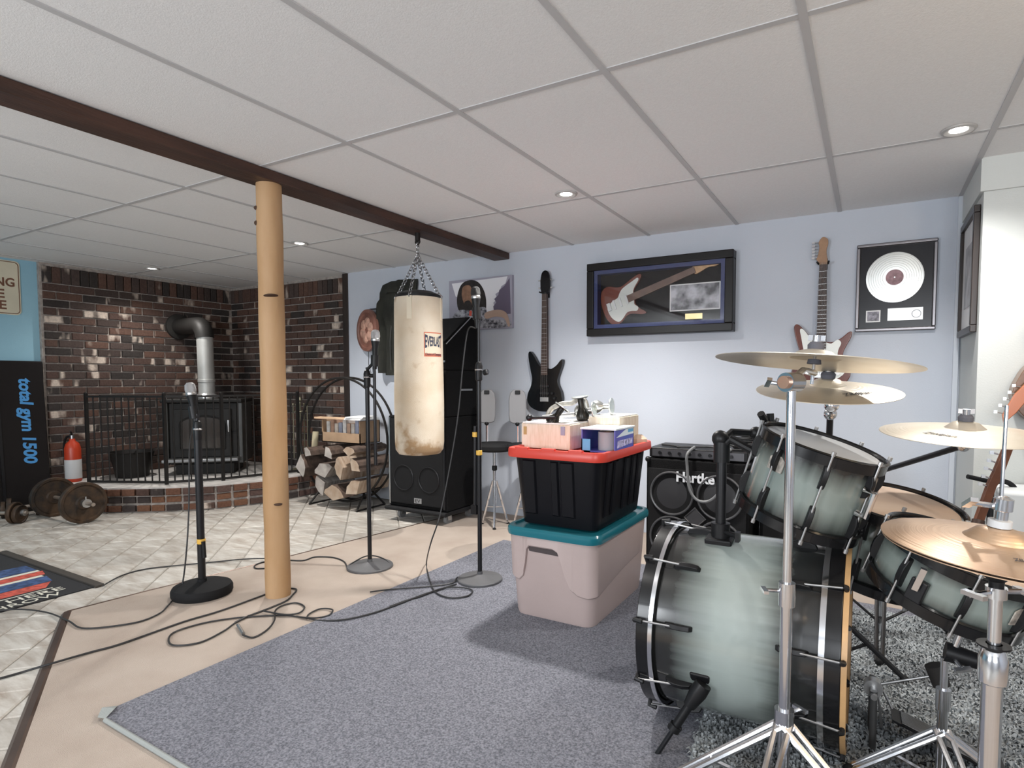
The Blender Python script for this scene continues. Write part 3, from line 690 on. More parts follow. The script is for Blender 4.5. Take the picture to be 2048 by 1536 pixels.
t=mic_stand('tallest mic stand beside the stacked speakers standing on the grey rug', S3, 1.46, .125, False, clutch=1.16)
MB().cyl((.035,0,1.155),(.055,0,1.16),.016).build('clutch_knob', BLK, t)
MB().cyl((.055,0,1.16),(.060,0,1.161),.012).build('knob_cap', CHR, t)
clip(t,(-.012,0,1.475),(-.06,0,1))
mic('black microphone on the tallest stand in front of the portrait', (S3[0]-.008,S3[1],1.42), (-.06,0,1), GRILLB, .16)
for z,dx in ((.80,-.026),(.70,-.001)): MB().lathe([(.0135,0),(.017,.002),(.017,.026),(.0135,.028)],14,T(dx,0,z)).build('tape_band', YEL, t)
MB().cyl((-.03,0,.40),(-.026,0,.86),.011).build('clipped_pole', BLKM, t)
MB().span((-.05,-.015,.37),(-.012,.015,.42)).build('pole_clip', BLK, t)

# ------------------------------------------------ speakers
M_CAB=mat('cabinet_carpet',(.008,.008,.0085),.85,spec=.1,bump=.4,bscale=250)
M_GRL=mat('speaker_cloth',(.014,.014,.015),.7,spec=.15,bump=.5,bscale=500)
t=thing('speaker_dolly','low black dolly on casters under the speaker stack','dolly',(-3.11,3.81,0))
MB().span((-.305,-.29,.085),(.305,.17,.115)).build('board', BLK, t, bevel=.004)
MB().tube([(-.31,-.30,.10),(.31,-.30,.10)],.016,10).build('bumper', BLKR, t)
for sx in (-1,1):
    for sy in (-1,1):
        c=MB().cyl((sx*.24-.014,sy*.14-.05,.038),(sx*.24+.014,sy*.14-.05,.038),.038,n=20).build('caster_wheel', mat('caster_grey',(.22,.22,.22),.5), t)
        MB().span((sx*.24-.022,sy*.14-.05-.02,.036),(sx*.24-.016,sy*.14-.05+.02,.086)).span((sx*.24+.016,sy*.14-.05-.02,.036),(sx*.24+.022,sy*.14-.05+.02,.086)).build('caster_fork', STEEL, c)
def corner(t,x,y,z):
    MB().ball((x,y,z),.022,10).build('corner_guard', BLK, t)
t=thing('bass_speaker','large black bass speaker cabinet on the dolly behind the punching bag','speaker',(-3.11,3.81,.115))
MB().span((-.30,-.27,0),(.30,.15,.735)).build('cabinet', M_CAB, t, bevel=.012)
MB().span((-.27,-.282,.03),(.27,-.268,.71)).build('grille', M_GRL, t, bevel=.004)
for s_ in (-1,1): MB().span((s_*.272,-.284,.02),(s_*.285,-.27,.72)).build('edge_trim', STEEL if s_<0 else BLKM, t)
for x in (-.13,.13): MB().ring(.10,.004,frame((x,-.284,.24),(0,-1,0))).build('driver_outline', BLKM, t)
MB().span((-.02,-.287,.045),(.055,-.281,.085)).build('badge', mat('badge_grey',(.35,.35,.36),.4,.5), t)
text('lettering','EV',T(.018,-.2875,.065)@RX(pi/2),.05,.026,BLK,t,.001,W=False)
t=thing('middle_speaker','black carpeted speaker cabinet in the middle of the stack','speaker',(-3.06,3.81,.85))
MB().span((-.25,-.27,0),(.25,.15,.36)).build('cabinet', M_CAB, t, bevel=.01)
MB().span((-.23,-.28,.02),(.23,-.268,.34)).build('grille', M_GRL, t, bevel=.004)
for y in (-.02,): MB().span((.247,y-.08,.20),(.254,y+.08,.215)).build('side_handle', STEEL, t)
t=thing('top_speaker','black wedge-topped speaker cabinet on top of the stack','speaker',(-3.06,3.81,1.21))
PRF=[(-.27,0),(.15,0),(.15,.43),(.04,.43),(-.27,.20)]
MB().prism([(y,z) for y,z in PRF],-.25,.25,Matrix(((0,0,1,0),(1,0,0,0),(0,1,0,0),(0,0,0,1)))).build('cabinet', M_CAB, t, bevel=.01)
sl=Vector((0,.32,.23)).normalized(); nn=Vector((0,-sl.z,sl.y))
MB().box((0,0,0),(.46,.36,.01),frame(Vector((0,-.11,.318))+nn*.004,nn,(1,0,0))).build('grille', M_GRL, t, bevel=.003)
MB().tube([Vector((.252,-.27,.20)),Vector((.252,.05,.43))],.004,6).build('edge_trim', STEEL, t)
MB().span((.10,-.276,.06),(.24,-.27,.075)).build('front_handle', STEEL, t)

# ------------------------------------------------ wall above the firewood: jacket, plaque, music stand
t=thing('hanging_jacket','dark olive jacket hanging on the wall behind the punching bag','jacket',(-3.80,4.09,1.18))
M_JKT=mat('olive_cloth',(.020,.021,.016),.9,var=.4,vscale=5,bump=.5,bscale=18)
def cloth_strip(rows, m, name, nx=10, thick=.05):
    mb=MB(); k=nx+1
    for z,x0,x1,dp in rows:
        for i in range(k):
            u=i/nx; mb.v.append(Vector((x0+(x1-x0)*u, -dp*(.35+.65*math.sin(pi*u))-.012*math.sin(u*17+z*9), z)))
    for z,x0,x1,dp in rows:
        for i in range(k): mb.v.append(Vector((x0+(x1-x0)*i/nx, .0, z)))
    n=len(rows); off=n*k
    for r in range(n-1):
        for i in range(nx):
            a=r*k+i; mb.f.append((a,a+1,a+k+1,a+k)); mb.f.append((off+a,off+a+k,off+a+k+1,off+a+1))
        for i in (0,nx):
            a=r*k+i; mb.f.append((a,a+k,off+a+k,off+a))
    for r in (0,n-1):
        for i in range(nx):
            a=r*k+i; mb.f.append((a,off+a,off+a+1,a+1))
    return mb.build(name,m,t,smooth=60)
cloth_strip([(0,-.14,.20,.07),(.18,-.15,.20,.09),(.40,-.13,.20,.10),(.55,-.17,.21,.11),(.68,-.20,.22,.10),(.76,-.19,.23,.09),(.83,-.15,.24,.08),(.86,-.05,.24,.05)],M_JKT,'body')
cloth_strip([(.02,-.21,-.10,.10),(.25,-.22,-.09,.11),(.48,-.23,-.10,.11),(.66,-.22,-.11,.09),(.72,-.18,-.10,.06)],M_JKT,'sleeve',6)
cloth_strip([(.02,.15,.26,.10),(.25,.16,.27,.11),(.48,.15,.27,.11),(.66,.15,.26,.09)],M_JKT,'sleeve',6)
cloth_strip([(.74,-.10,.12,.13),(.79,-.09,.11,.13),(.83,-.05,.08,.08)],M_JKT,'collar',8)
MB().tube([(0,-.09,.45),(0,-.108,.30),(0,-.105,.05)],.003,5).build('zip', STEEL, t)
t=thing('wall_coat_peg','thin dark peg sticking out beside the jacket','peg',(-4.03,4.11,1.80))
MB().cyl((0,0,0),(0,-.05,0),.008).tube([(0,-.05,0),(-.09,-.055,.0)],.005,6).build('peg', BLKM, t); MB().lathe([(0,0),(.018,0),(.016,-.006),(0,-.006)],12,frame((0,0,0),(0,1,0))).build('mount', BLKM, t)
t=thing('round_plaque','round reddish brown carved plaque on the wall left of the jacket','plaque',(-4.13,4.06,1.60))
FP_=frame((0,-.03,0),(-.30,-1,0))
MB().lathe([(0,-.02),(.195,-.02),(.20,-.01),(.195,.012),(.165,.018),(.155,.006),(0,.006)],40,FP_).build('rim', mat('plaque_wood',(.22,.10,.075),.5,var=.3,vscale=10), t)
for k in range(6):
    a=k*pi/3+.3; MB().ball((.075*math.cos(a),.075*math.sin(a),0),.05,10,.35).build('carving', mat('plaque_pale',(.50,.29,.22),.6,var=.35,vscale=25), t)
for c in list(t.children):
    if c.name.startswith('carving'): c.matrix_local=FP_@T(0,0,.008)
MB().tube([(-.02,.0,-.20),(0,-.02,-.32),(.03,-.02,-.40)],.003,5).build('cord', CABLE, t)
# ------------------------------------------------ canvas portrait (a plain generic figure)
def wallpt(px,py): return px
t=thing('canvas_portrait','canvas print of a long haired figure in a patterned shirt on the wall','picture',(-2.88,4.108,1.775))
WM=lambda: RX(pi/2)
MB().span((-.322,-.028,-.215),(.322,0,.215)).build('canvas', mat('canvas_lilac',(.34,.33,.40),.8), t, bevel=.002)
def art(name,poly,m,e): return MB().prism(poly,.0,.0012,T(0,-.0283-e,0)@RX(pi/2)).build(name,m,t,smooth=0)
art('painted_sky',[(-.29,.19),(.28,.205),(.26,.15),(.22,.13),(.20,.09),(.16,.07),(.18,.03),(.14,0),(.16,-.06),(.12,-.12),(-.15,-.12),(-.20,.05),(-.25,.08)],mat('art_white',(.74,.74,.78),.7),.0003)
art('painted_leaves',[(.30,.19),(.31,-.10),(.15,-.10),(.14,-.03),(.17,0),(.15,.03),(.19,.06),(.20,.10),(.25,.13)],mat('art_plum',(.12,.10,.15),.8),.0012)
art('painted_hair',smooth_path([(-.19,.17,0),(-.10,.205,0),(-.01,.18,0),(.05,.10,0),(.07,0,0),(.05,-.10,0),(-.05,-.12,0),(-.20,-.06,0),(-.235,.05,0)],4,True),mat('art_hair',(.018,.014,.013),.8,var=.4,vscale=40),.0021)
art('painted_face',smooth_path([(-.17,.15,0),(-.10,.16,0),(-.07,.10,0),(-.075,.02,0),(-.11,-.03,0),(-.15,0,0),(-.18,.07,0)],4,True),mat('art_skin',(.22,.12,.075),.8,var=.3,vscale=18),.003)
art('painted_beard',smooth_path([(-.155,.02,0),(-.11,.035,0),(-.085,.01,0),(-.10,-.045,0),(-.14,-.035,0)],4,True),mat('art_hair',(.02,.015,.014)),.0036)
art('painted_shirt',smooth_path([(-.30,-.20,0),(-.27,-.08,0),(-.19,-.04,0),(-.10,-.05,0),(.0,-.03,0),(.07,-.04,0),(.09,-.13,0),(.29,-.15,0),(.29,-.205,0),(0,-.205,0)],3,True),mat('art_shirt',(.02,.02,.03),.8,var=.9,vscale=45,col2=(.42,.42,.46)),.004)
art('painted_arm',smooth_path([(.06,-.08,0),(.18,-.06,0),(.27,-.09,0),(.305,-.19,0),(.285,-.20,0),(.25,-.135,0),(.16,-.115,0),(.07,-.13,0)],3,True),mat('art_arm',(.42,.30,.24),.8),.0046)
art('painted_flower',[(-.10,-.05),(-.075,-.055),(-.08,-.10),(-.105,-.095)],mat('art_red',(.55,.08,.05),.8),.0052)

# ------------------------------------------------ guitars
def strat(scale, n=5):
    P=[(0,.0),(.17,.012),(.32,.07),(.40,.18),(.385,.31),(.315,.43),(.30,.53),(.345,.645),(.40,.76),(.405,.845),(.355,.83),(.27,.755),(.155,.70),(.075,.705),(-.075,.735),(-.15,.78),(-.24,.895),(-.335,.985),(-.385,.955),(-.375,.84),(-.335,.68),(-.30,.54),(-.325,.42),(-.40,.29),(-.41,.17),(-.33,.07),(-.17,.012)]
    return [(p.x,p.y) for p in smooth_path([(x*scale,y*scale,0) for x,y in P],n,True)]
GUARD=[(.02,.10),(.20,.13),(.33,.24),(.30,.36),(.23,.47),(.235,.58),(.27,.68),(.22,.73),(.14,.675),(.075,.69),(-.075,.72),(-.16,.78),(-.25,.90),(-.30,.90),(-.28,.78),(-.25,.62),(-.22,.52),(-.16,.44),(-.10,.38),(-.08,.25),(-.03,.16)]
def headstock_six(w_,L_):
    return [(p.x,p.y) for p in smooth_path([(-w_*.5,0,0),(-w_*.75,L_*.12,0),(-w_*1.0,L_*.22,0),(-w_*.78,L_*.36,0),(-w_*.62,L_*.65,0),(-w_*.72,L_*.82,0),(-w_*.2,L_*1.0,0),(w_*.5,L_*.93,0),(w_*.62,L_*.75,0),(w_*.40,L_*.5,0),(w_*.55,L_*.2,0),(w_*.5,0,0)],4,True)]
def electric(name, label, M, body_m, guard_m, board_m, head_m, sc_=.42, neck=.46, hl=.17, six=True, pk=3, sx=1):
    """local: x across, y up the neck, z out of the wall"""
    t=thing(name,label,'guitar',M.to_translation()); B=Matrix.Translation(-t.location)@M
    MB().prism([(x*sx,y) for x,y in strat(sc_)],.006,.048,B).build('body',body_m,t,bevel=.006)
    if guard_m: MB().prism([(p.x,p.y) for p in smooth_path([(x*sc_,y*sc_,0) for x,y in GUARD],3,True)],.0482,.0515,B).build('pickguard',guard_m,t,smooth=0)
    y0=sc_*.60; y1=sc_*.72+neck
    mb=MB(); w0,w1=.028,.021
    mb.add([(-w0,y0,.03),(w0,y0,.03),(w1,y1,.03),(-w1,y1,.03),(-w0,y0,.058),(w0,y0,.058),(w1,y1,.056),(-w1,y1,.056)],[(0,3,2,1),(4,5,6,7),(0,1,5,4),(1,2,6,5),(2,3,7,6),(3,0,4,7)],B)
    mb.build('neck',board_m,t,smooth=0)
    fr_=MB(); N_=20
    for k in range(1,N_):
        y=y1-(y1-y0)*(1-2**(-k/12))/(1-2**(-N_/12)); ww=w1+(w0-w1)*(y1-y)/(y1-y0); fr_.box((0,y,.0585),(2*ww,.0018,.0012),B)
    fr_.build('frets',STEEL,t,smooth=0,kind='stuff')
    hd=MB()
    if six: hd.prism(headstock_six(.040,hl),.026,.042,B@T(0,y1,0))
    else: hd.prism([(p.x,p.y) for p in smooth_path([(-.022,0,0),(-.038,.03,0),(-.042,.10,0),(-.030,.165,0),(.0,.185,0),(.030,.165,0),(.042,.10,0),(.038,.03,0),(.022,0,0)],4,True)],.026,.042,B@T(0,y1,0))
    h_=hd.build('headstock',head_m,t,bevel=.002)
    for k in range(6 if six else 4):
        if six: x,y,s_=-.052,y1+.045+k*.019,-1
        else: s_=(-1,1)[k%2]; x,y=s_*.048,y1+.05+(k//2)*.06
        MB().cyl((x+.02*-s_,y,.034),(x,y,.034),.003,n=8).box((x+s_*.006,y,.034),(.016,.013,.008)).build('tuner',CHR,h_)
        h_.children[-1].matrix_local=B if False else Matrix.Identity(4)
    for k in range(pk):
        y=sc_*(.30+.115*k); MB().box((0,y,.053),(.082,.018,.010)).build('pickup',BLK if guard_m is None else WHITE,t,bevel=.003).matrix_local=B
    MB().box((0,sc_*.20,.053),(.075,.035,.010)).build('bridge',STEEL,t,bevel=.002).matrix_local=B
    for k in range(6 if six else 4):
        n=6 if six else 4; u=(k-(n-1)/2)/(n-1); MB().cyl((u*.055,sc_*.20,.060),(u*.034,y1+.01,.0585),.0007,n=4).build('string',STEEL,t).matrix_local=B
    for c in h_.children: c.matrix_local=B
    for k in range(2 if six else 3): MB().cyl((sx*sc_*(.19+.05*k),sc_*(.30-.08*k),.05),(sx*sc_*(.19+.05*k),sc_*(.30-.08*k),.064),.010,n=12).build('knob',WHITE if six else BLK,t).matrix_local=B
    return t,B,y1
WALLM=lambda x,y,z,roll=0: T(x,y,z) @ RX(pi/2) @ RZ(roll)
M_NECKD=mat('rosewood',(.045,.022,.015),.5,var=.3,vscale=10,stretch=(8,1,8)); M_MAPLE=mat('maple',(.55,.33,.16),.4,var=.12,vscale=6,stretch=(8,1,8))
M_BB=mat('black_lacquer',(.006,.006,.007),.18,spec=.3,coat=.2)
t,_,y1=electric('bass_guitar','black bass guitar hanging on the wall beside the canvas portrait',WALLM(-2.245,4.11,.885),M_BB,None,M_NECKD,M_BB,.485,.575,.18,False,2,.80)
def hanger(lab,x,z,y=4.11):
    h=thing('guitar_hanger',lab,'hanger',(x,y,z))
    MB().box((0,-.006,0),(.045,.012,.07)).build('wall_plate',BLK,h,bevel=.003)
    for s_ in (-1,1): MB().tube([(0,-.01,0),(s_*.026,-.03,.0),(s_*.032,-.075,.004)],.006,8).build('arm',BLKR,h)
    return h
hanger('black wall hanger holding the bass guitar',-2.245,.885+y1+.01)
M_BURST=mat('sunburst',(.05,.010,.008),.2,var=.5,vscale=2.5,coat=.4,col2=(.17,.035,.014))
M_CREAMG=mat('guard_white',(.74,.76,.72),.35)
t,_,y1=electric('electric_guitar','sunburst electric guitar with white pickguard hanging left of the silver disc frame',WALLM(-.275,4.11,1.085),M_BURST,M_CREAMG,M_NECKD,mat('aged_maple',(.34,.19,.10),.45,var=.2,vscale=12),.41,.47,.17,True)
hanger('black wall hanger holding the sunburst guitar',-.275,1.085+y1+.008)

# guitar shadow box
t=thing('guitar_display','large black shadow box frame with a guitar, a photo and a brass plate','picture',(-1.335,4.11,1.73))
FW,FH=.53,.268
M_FRM=mat('frame_black',(.008,.007,.007),.35,spec=.25); M_VELV=mat('mat_blue_board',(.035,.05,.16),.6); 
MB().span((-FW,-.012,-FH),(FW,-.002,FH)).build('backing', mat('backing_black',(.008,.007,.008),.7,spec=.15), t, smooth=0)
for a,b in (((-FW,-.09,FH-.055),(FW,-.002,FH)),((-FW,-.09,-FH),(FW,-.002,-FH+.055)),((-FW,-.09,-FH+.055),(-FW+.055,-.002,FH-.055)),((FW-.055,-.09,-FH+.055),(FW,-.002,FH-.055))):
    MB().span(a,b).build('frame_side', M_FRM, t, bevel=.006)
i_=.055
for a,b in (((-FW+i_,-.075,FH-i_-.028),(FW-i_,-.012,FH-i_)),((-FW+i_,-.075,-FH+i_),(FW-i_,-.012,-FH+i_+.028)),((-FW+i_,-.075,-FH+i_+.028),(-FW+i_+.028,-.012,FH-i_-.028)),((FW-i_-.028,-.075,-FH+i_+.028),(FW-i_,-.012,FH-i_-.028))):
    MB().span(a,b).build('blue_liner', M_VELV, t, smooth=0)
G=RX(pi/2)   # local x right, y up, z toward the room
LB=T(-.36,-.014,-.135)@G@RZ(-1.18)
def inbox(nm,poly,z0,z1,m,M=LB,bev=0): return MB().prism(poly,z0,z1,M).build(nm,m,t,smooth=0 if not bev else 35,bevel=bev)
GS=.36
# a small-scale guitar laid slantwise in the box
LB=T(-.415,-.014,-.075)@G@RZ(-1.235)
inbox('guitar_body',strat(GS,4),.0,.03,mat('cherry_red',(.17,.035,.018),.25,coat=.4),LB,.004)
inbox('guitar_guard',[(p.x,p.y) for p in smooth_path([(x*GS*1.08,y*GS,0) for x,y in GUARD],3,True)],.0302,.033,M_CREAMG,LB)
mb=MB(); mb.add([(-.026,.20,.015),(.026,.20,.015),(.021,.72,.015),(-.021,.72,.015),(-.026,.20,.038),(.026,.20,.038),(.021,.72,.038),(-.021,.72,.038)],[(0,3,2,1),(4,5,6,7),(0,1,5,4),(1,2,6,5),(2,3,7,6),(3,0,4,7)],LB); mb.build('guitar_neck',mat('pale_rosewood',(.17,.10,.075),.5,var=.2,vscale=14),t,smooth=0)
inbox('guitar_headstock',headstock_six(.052,.19),.012,.028,M_MAPLE,LB@T(0,.71,0),.002)
MB().box((0,.055,.035),(.06,.03,.008),LB).build('guitar_bridge',STEEL,t,bevel=.002)
for k in range(3): MB().box((0,.10+.05*k,.036),(.07,.015,.008),LB).build('guitar_pickup',WHITE,t,bevel=.002)
M_BW=mat('grey_photo',(.05,.05,.06),.4,var=.9,vscale=13,col2=(.62,.62,.68))
MB().span((.085,-.022,-.112),(.435,-.013,.075)).build('photo_border', WHITE, t, smooth=0)
MB().span((.093,-.0235,-.104),(.427,-.0215,.067)).build('photo', M_BW, t, smooth=0)
MB().span((.195,-.020,-.172),(.315,-.012,-.132)).build('brass_plate', mat('brass_plate',(.70,.56,.28),.35,.6), t, bevel=.001)
MB().span((-FW+i_,-.079,-FH+i_),(FW-i_,-.0765,FH-i_)).build('glass', None, t, smooth=0)
def glass_mat():
    m=bpy.data.materials.new('clear_glass'); m.use_nodes=True; N=m.node_tree.nodes; L=m.node_tree.links
    tr=N.new('ShaderNodeBsdfTransparent'); gl=N.new('ShaderNodeBsdfGlossy'); gl.inputs['Roughness'].default_value=.03; fz=N.new('ShaderNodeFresnel'); fz.inputs['IOR'].default_value=1.45
    mx=N.new('ShaderNodeMixShader'); L.new(fz.outputs[0],mx.inputs[0]); L.new(tr.outputs[0],mx.inputs[1]); L.new(gl.outputs[0],mx.inputs[2]); L.new(mx.outputs[0],N['Material Output'].inputs[0]); return m
M_CLEAR=glass_mat()
for c in t.children:
    if c.name.startswith('glass'): c.data.materials.clear(); c.data.materials.append(M_CLEAR)
# silver disc frame
t=thing('silver_disc_frame','framed silver record award with small picture and plaque beside the closet corner','picture',(.112,4.11,1.69))
FW,FH=.205,.262
M_PEW=mat('pewter_frame',(.20,.19,.20),.3,.8)
MB().span((-FW+.01,-.012,-FH+.01),(FW-.01,-.001,FH-.01)).build('backing', mat('award_black',(.010,.010,.014),.25,spec=.3), t, smooth=0)
for a,b in (((-FW,-.03,FH-.02),(FW,-.001,FH)),((-FW,-.03,-FH),(FW,-.001,-FH+.02)),((-FW,-.03,-FH+.02),(-FW+.02,-.001,FH-.02)),((FW-.02,-.03,-FH+.02),(FW,-.001,FH-.02))):
    MB().span(a,b).build('frame_side', M_PEW, t, bevel=.006)
D=frame((-.005,-.012,.055),(0,-1,0))
d=MB().lathe([(0,0),(.148,0),(.148,.003),(.14,.004),(.055,.0035),(.0,.0035)],48,D).build('silver_disc', mat('silver_disc',(.80,.82,.80),.28,.75), t)
MB().lathe([(.046,.0036),(.046,.0046),(.004,.0046),(.004,.0036)],32,D).build('disc_label', mat('disc_label',(.36,.22,.24),.6,var=.25,vscale=40), d)
gr=MB()
for k in range(7): gr.ring(.062+.012*k,.0006,D@T(0,0,.0042),48,4)
gr.build('grooves', mat('silver_disc',(.8,.8,.8)), d, kind='stuff')
MB().span((-.148,-.016,-.205),(-.072,-.012,-.135)).build('album_picture', WHITE, t, smooth=0)
MB().span((-.141,-.0175,-.198),(-.079,-.0158,-.142)).build('album_print', mat('album_print',(.25,.24,.28),.5,var=.7,vscale=40), t, smooth=0)
MB().span((-.035,-.016,-.200),(.142,-.012,-.128)).build('award_plaque', mat('plaque_silver',(.78,.79,.77),.3,.3), t, smooth=0)
MB().ring(.022,.002,frame((.11,-.0165,-.165),(0,-1,0)),24,5).build('plaque_seal', mat('seal_grey',(.35,.36,.4),.5), t)
# framed picture on the closet side
t=thing('dark_framed_picture','narrow seen dark wooden frame with pale mat on the closet side wall','picture',(.44,3.78,1.675))
for a,b in (((-.028,-.25,.27),(-.001,.25,.305)),((-.028,-.25,-.305),(-.001,.25,-.27)),((-.028,-.25,-.27),(-.001,-.215,.27)),((-.028,.215,-.27),(-.001,.25,.27))):
    MB().span(a,b).build('frame_side', mat('dark_frame',(.022,.014,.012),.35), t, bevel=.004)
MB().span((-.012,-.215,-.27),(-.002,.215,.27)).build('mat_board', mat('mat_board',(.72,.72,.73),.7), t, smooth=0)
MB().span((-.014,-.12,-.16),(-.0118,.12,.16)).build('print', mat('faded_print',(.42,.42,.44),.6,var=.25,vscale=12), t, smooth=0)

# ------------------------------------------------ rugs
M_RUG=mat('grey_rug',(.125,.127,.150),.95,spec=.1,var=.3,vscale=160,bump=.7,bscale=330,col2=(.30,.305,.345))
t=thing('grey_rug','large blue grey cut pile rug with a folded up corner','rug',(-.9,2.1,.012))
RP=[(-2.235,.945),(-2.205,3.42),(.95,3.30),(.95,.90),(-1.72,.925)]
mb=MB(); mb.prism([(-2.17,.93),(-2.222,.99),(-2.205,3.40),(.95,3.28),(.95,.90)],.0125,.021); mb.build('pile', M_RUG, t, W=True, smooth=0)
M_RUGB=mat('rug_backing',(.30,.32,.31),.9,bump=.3,bscale=200)
mb=MB(); mb.tube([(-2.165,.928,.020),(-1.72,.922,.018),(-.6,.912,.018),(.93,.897,.018)],.0075,8); mb.build('bound_edge', M_RUGB, t, W=True)
MB().add([(-2.17,.93,.022),(-2.222,.99,.022),(-2.235,.95,.032),(-2.185,.915,.030),(-2.18,.965,.038)],[(0,4,1),(1,4,2),(2,4,3),(3,4,0)]).build('folded_corner', M_RUGB, t, W=True, smooth=0)
# shag rug under the drums: a base and a joined pile of tufts
t=thing('shag_rug','pale blue grey shag rug under the drum kit','rug',(.5,2.2,.021))
SR=[(-.46,1.30),(-.43,1.62),(-.46,1.95),(-.40,2.4),(-.42,3.1),(.40,3.22),(1.5,3.15),(1.5,1.2),(.4,1.22)]
M_SHAG=mat('shag_yarn',(.15,.16,.17),.9,spec=.15,var=.5,vscale=4,col2=(.43,.46,.475))
MB().prism(SR,.0215,.028).build('base', M_SHAG, t, W=True, smooth=0)
rg=np.random.default_rng(5); npt=60000
px=rg.uniform(-.47,1.5,npt*2); py=rg.uniform(1.2,3.23,npt*2)
keep=np.array([inside((a,b),SR) for a,b in zip(px,py)]); px=px[keep][:npt]; py=py[keep][:npt]; n=len(px)
an=rg.uniform(0,2*pi,n); le=rg.uniform(.010,.030,n); hz=rg.uniform(.008,.024,n); wd=rg.uniform(.0025,.005,n)
b0=np.stack([px-wd*np.sin(an),py+wd*np.cos(an),np.full(n,.026)],1); b1=np.stack([px+wd*np.sin(an),py-wd*np.cos(an),np.full(n,.026)],1)
mid=np.stack([px+.5*le*np.cos(an),py+.5*le*np.sin(an),.026+hz],1); o_=np.stack([-wd*np.sin(an),wd*np.cos(an),np.zeros(n)],1)
tip=np.stack([px+le*np.cos(an),py+le*np.sin(an),.026+hz*.75],1)
V=np.stack([b0,b1,mid-o_,mid+o_,tip],1).reshape(-1,3)-np.array(t.location)
q=np.arange(n)*5
me=bpy.data.meshes.new('shag_pile'); me.from_pydata([],[],[]); 
faces=np.concatenate([np.stack([q,q+1,q+2,q+3],1)]).tolist()+np.stack([q+3,q+2,q+4],1).tolist()
me.from_pydata(V.tolist(),[],faces); me.materials.append(M_SHAG); o=bpy.data.objects.new('shag_pile',me); C.objects.link(o); o.parent=t; o['kind']='stuff'

# ------------------------------------------------ stools behind the totes
def stool(lab, loc, rz):
    t=thing('backrest_stool',lab,'stool',loc,rz,'folding stools by the back wall')
    MB().lathe([(0,.595),(.13,.595),(.145,.61),(.147,.635),(.135,.653),(0,.655)],32).build('seat', BLKR, t)
    MB().cyl((0,0,.18),(0,0,.596),.013).build('post', CHR, t)
    MB().lathe([(.014,-.02),(.02,-.015),(.02,.015),(.014,.02)],14,T(0,0,.46)).build('height_collar', BLK, t)
    for k in range(3):
        a=k*2*pi/3+.5; L=MB().tube([(0.015*math.cos(a),.015*math.sin(a),.36),(.115*math.cos(a),.115*math.sin(a),.014)],.009,8); 
        leg=L.build('leg', CHR, t); MB().cyl((0,0,.16),(.078*math.cos(a),.078*math.sin(a),.155),.006,n=8).build('brace', CHR, leg); MB().ball((.117*math.cos(a),.117*math.sin(a),.014),.014,10).build('rubber_foot', BLKR, leg)
    MB().tube([(-.04,.06,.60),(-.06,.13,.605),(-.06,.145,.66),(-.06,.15,.84)],.010,8).build('back_bracket', CHR, t)
    MB().ball((-.062,.13,.795),.018,10).build('bracket_knob', BLK, t)
    W_=.068; prof=[(-W_*.9,0),(-W_,.05),(-W_,.17),(-W_*.85,.225),(-W_*.5,.25),(W_*.5,.25),(W_*.85,.225),(W_,.17),(W_,.05),(W_*.9,0),(W_*.5,-.012),(-W_*.5,-.012)]
    bk=MB().prism(prof,-.012,.022,T(-.06,.14,.81)@RX(pi/2)).build('backrest', mat('stool_grey_vinyl',(.24,.24,.25),.45), t, bevel=.010)
    MB().span((-.08,.108,1.025),(-.04,.13,1.055)).build('back_clip', BLK, bk, bevel=.004)
    return t
stool('grey backed stool with black seat just right of the tallest mic stand',(-2.50,3.73,0),.58)
stool('grey backed stool mostly hidden behind the red lidded tote',(-2.26,3.80,0),.58)

# ------------------------------------------------ totes and what lies on them
def rr_loop(w_,d_,r,z,n=5): return [Vector((x,y,z)) for x,y in rrect(w_,d_,r,n)]
def shell(mb, loops, M=None, cap0=True, cap1=True):
    k=len(loops[0]); vs=[p for L in loops for p in L]
    fs=[(a*k+i,a*k+(i+1)%k,(a+1)*k+(i+1)%k,(a+1)*k+i) for a in range(len(loops)-1) for i in range(k)]
    if cap0: fs.append(tuple(range(k-1,-1,-1)))
    if cap1: fs.append(tuple((len(loops)-1)*k+i for i in range(k)))
    return mb.add(vs,fs,M)
t=thing('beige_tote','big pinkish beige storage tote with teal lid on the grey rug','tote',(-1.262,2.68,.021))
M_TB=mat('tote_beige',(.46,.365,.345),.5,var=.03,vscale=4,bump=.05,bscale=200); M_TEAL=mat('lid_teal',(.014,.15,.19),.22)
mb=MB(); shell(mb,[rr_loop(.38,.62,.05,.004),rr_loop(.403,.645,.05,.0),rr_loop(.4132,.6573,.055,.02),rr_loop(.455,.70,.055,.395)]); mb.build('body', M_TB, t, bevel=0)
mb=MB(); shell(mb,[rr_loop(.462,.706,.06,.385),rr_loop(.485,.73,.065,.388),rr_loop(.492,.738,.07,.402),rr_loop(.490,.736,.07,.418),rr_loop(.475,.72,.065,.428),rr_loop(.44,.69,.06,.429),rr_loop(.43,.68,.06,.420)]); mb.build('lid', M_TEAL, t)
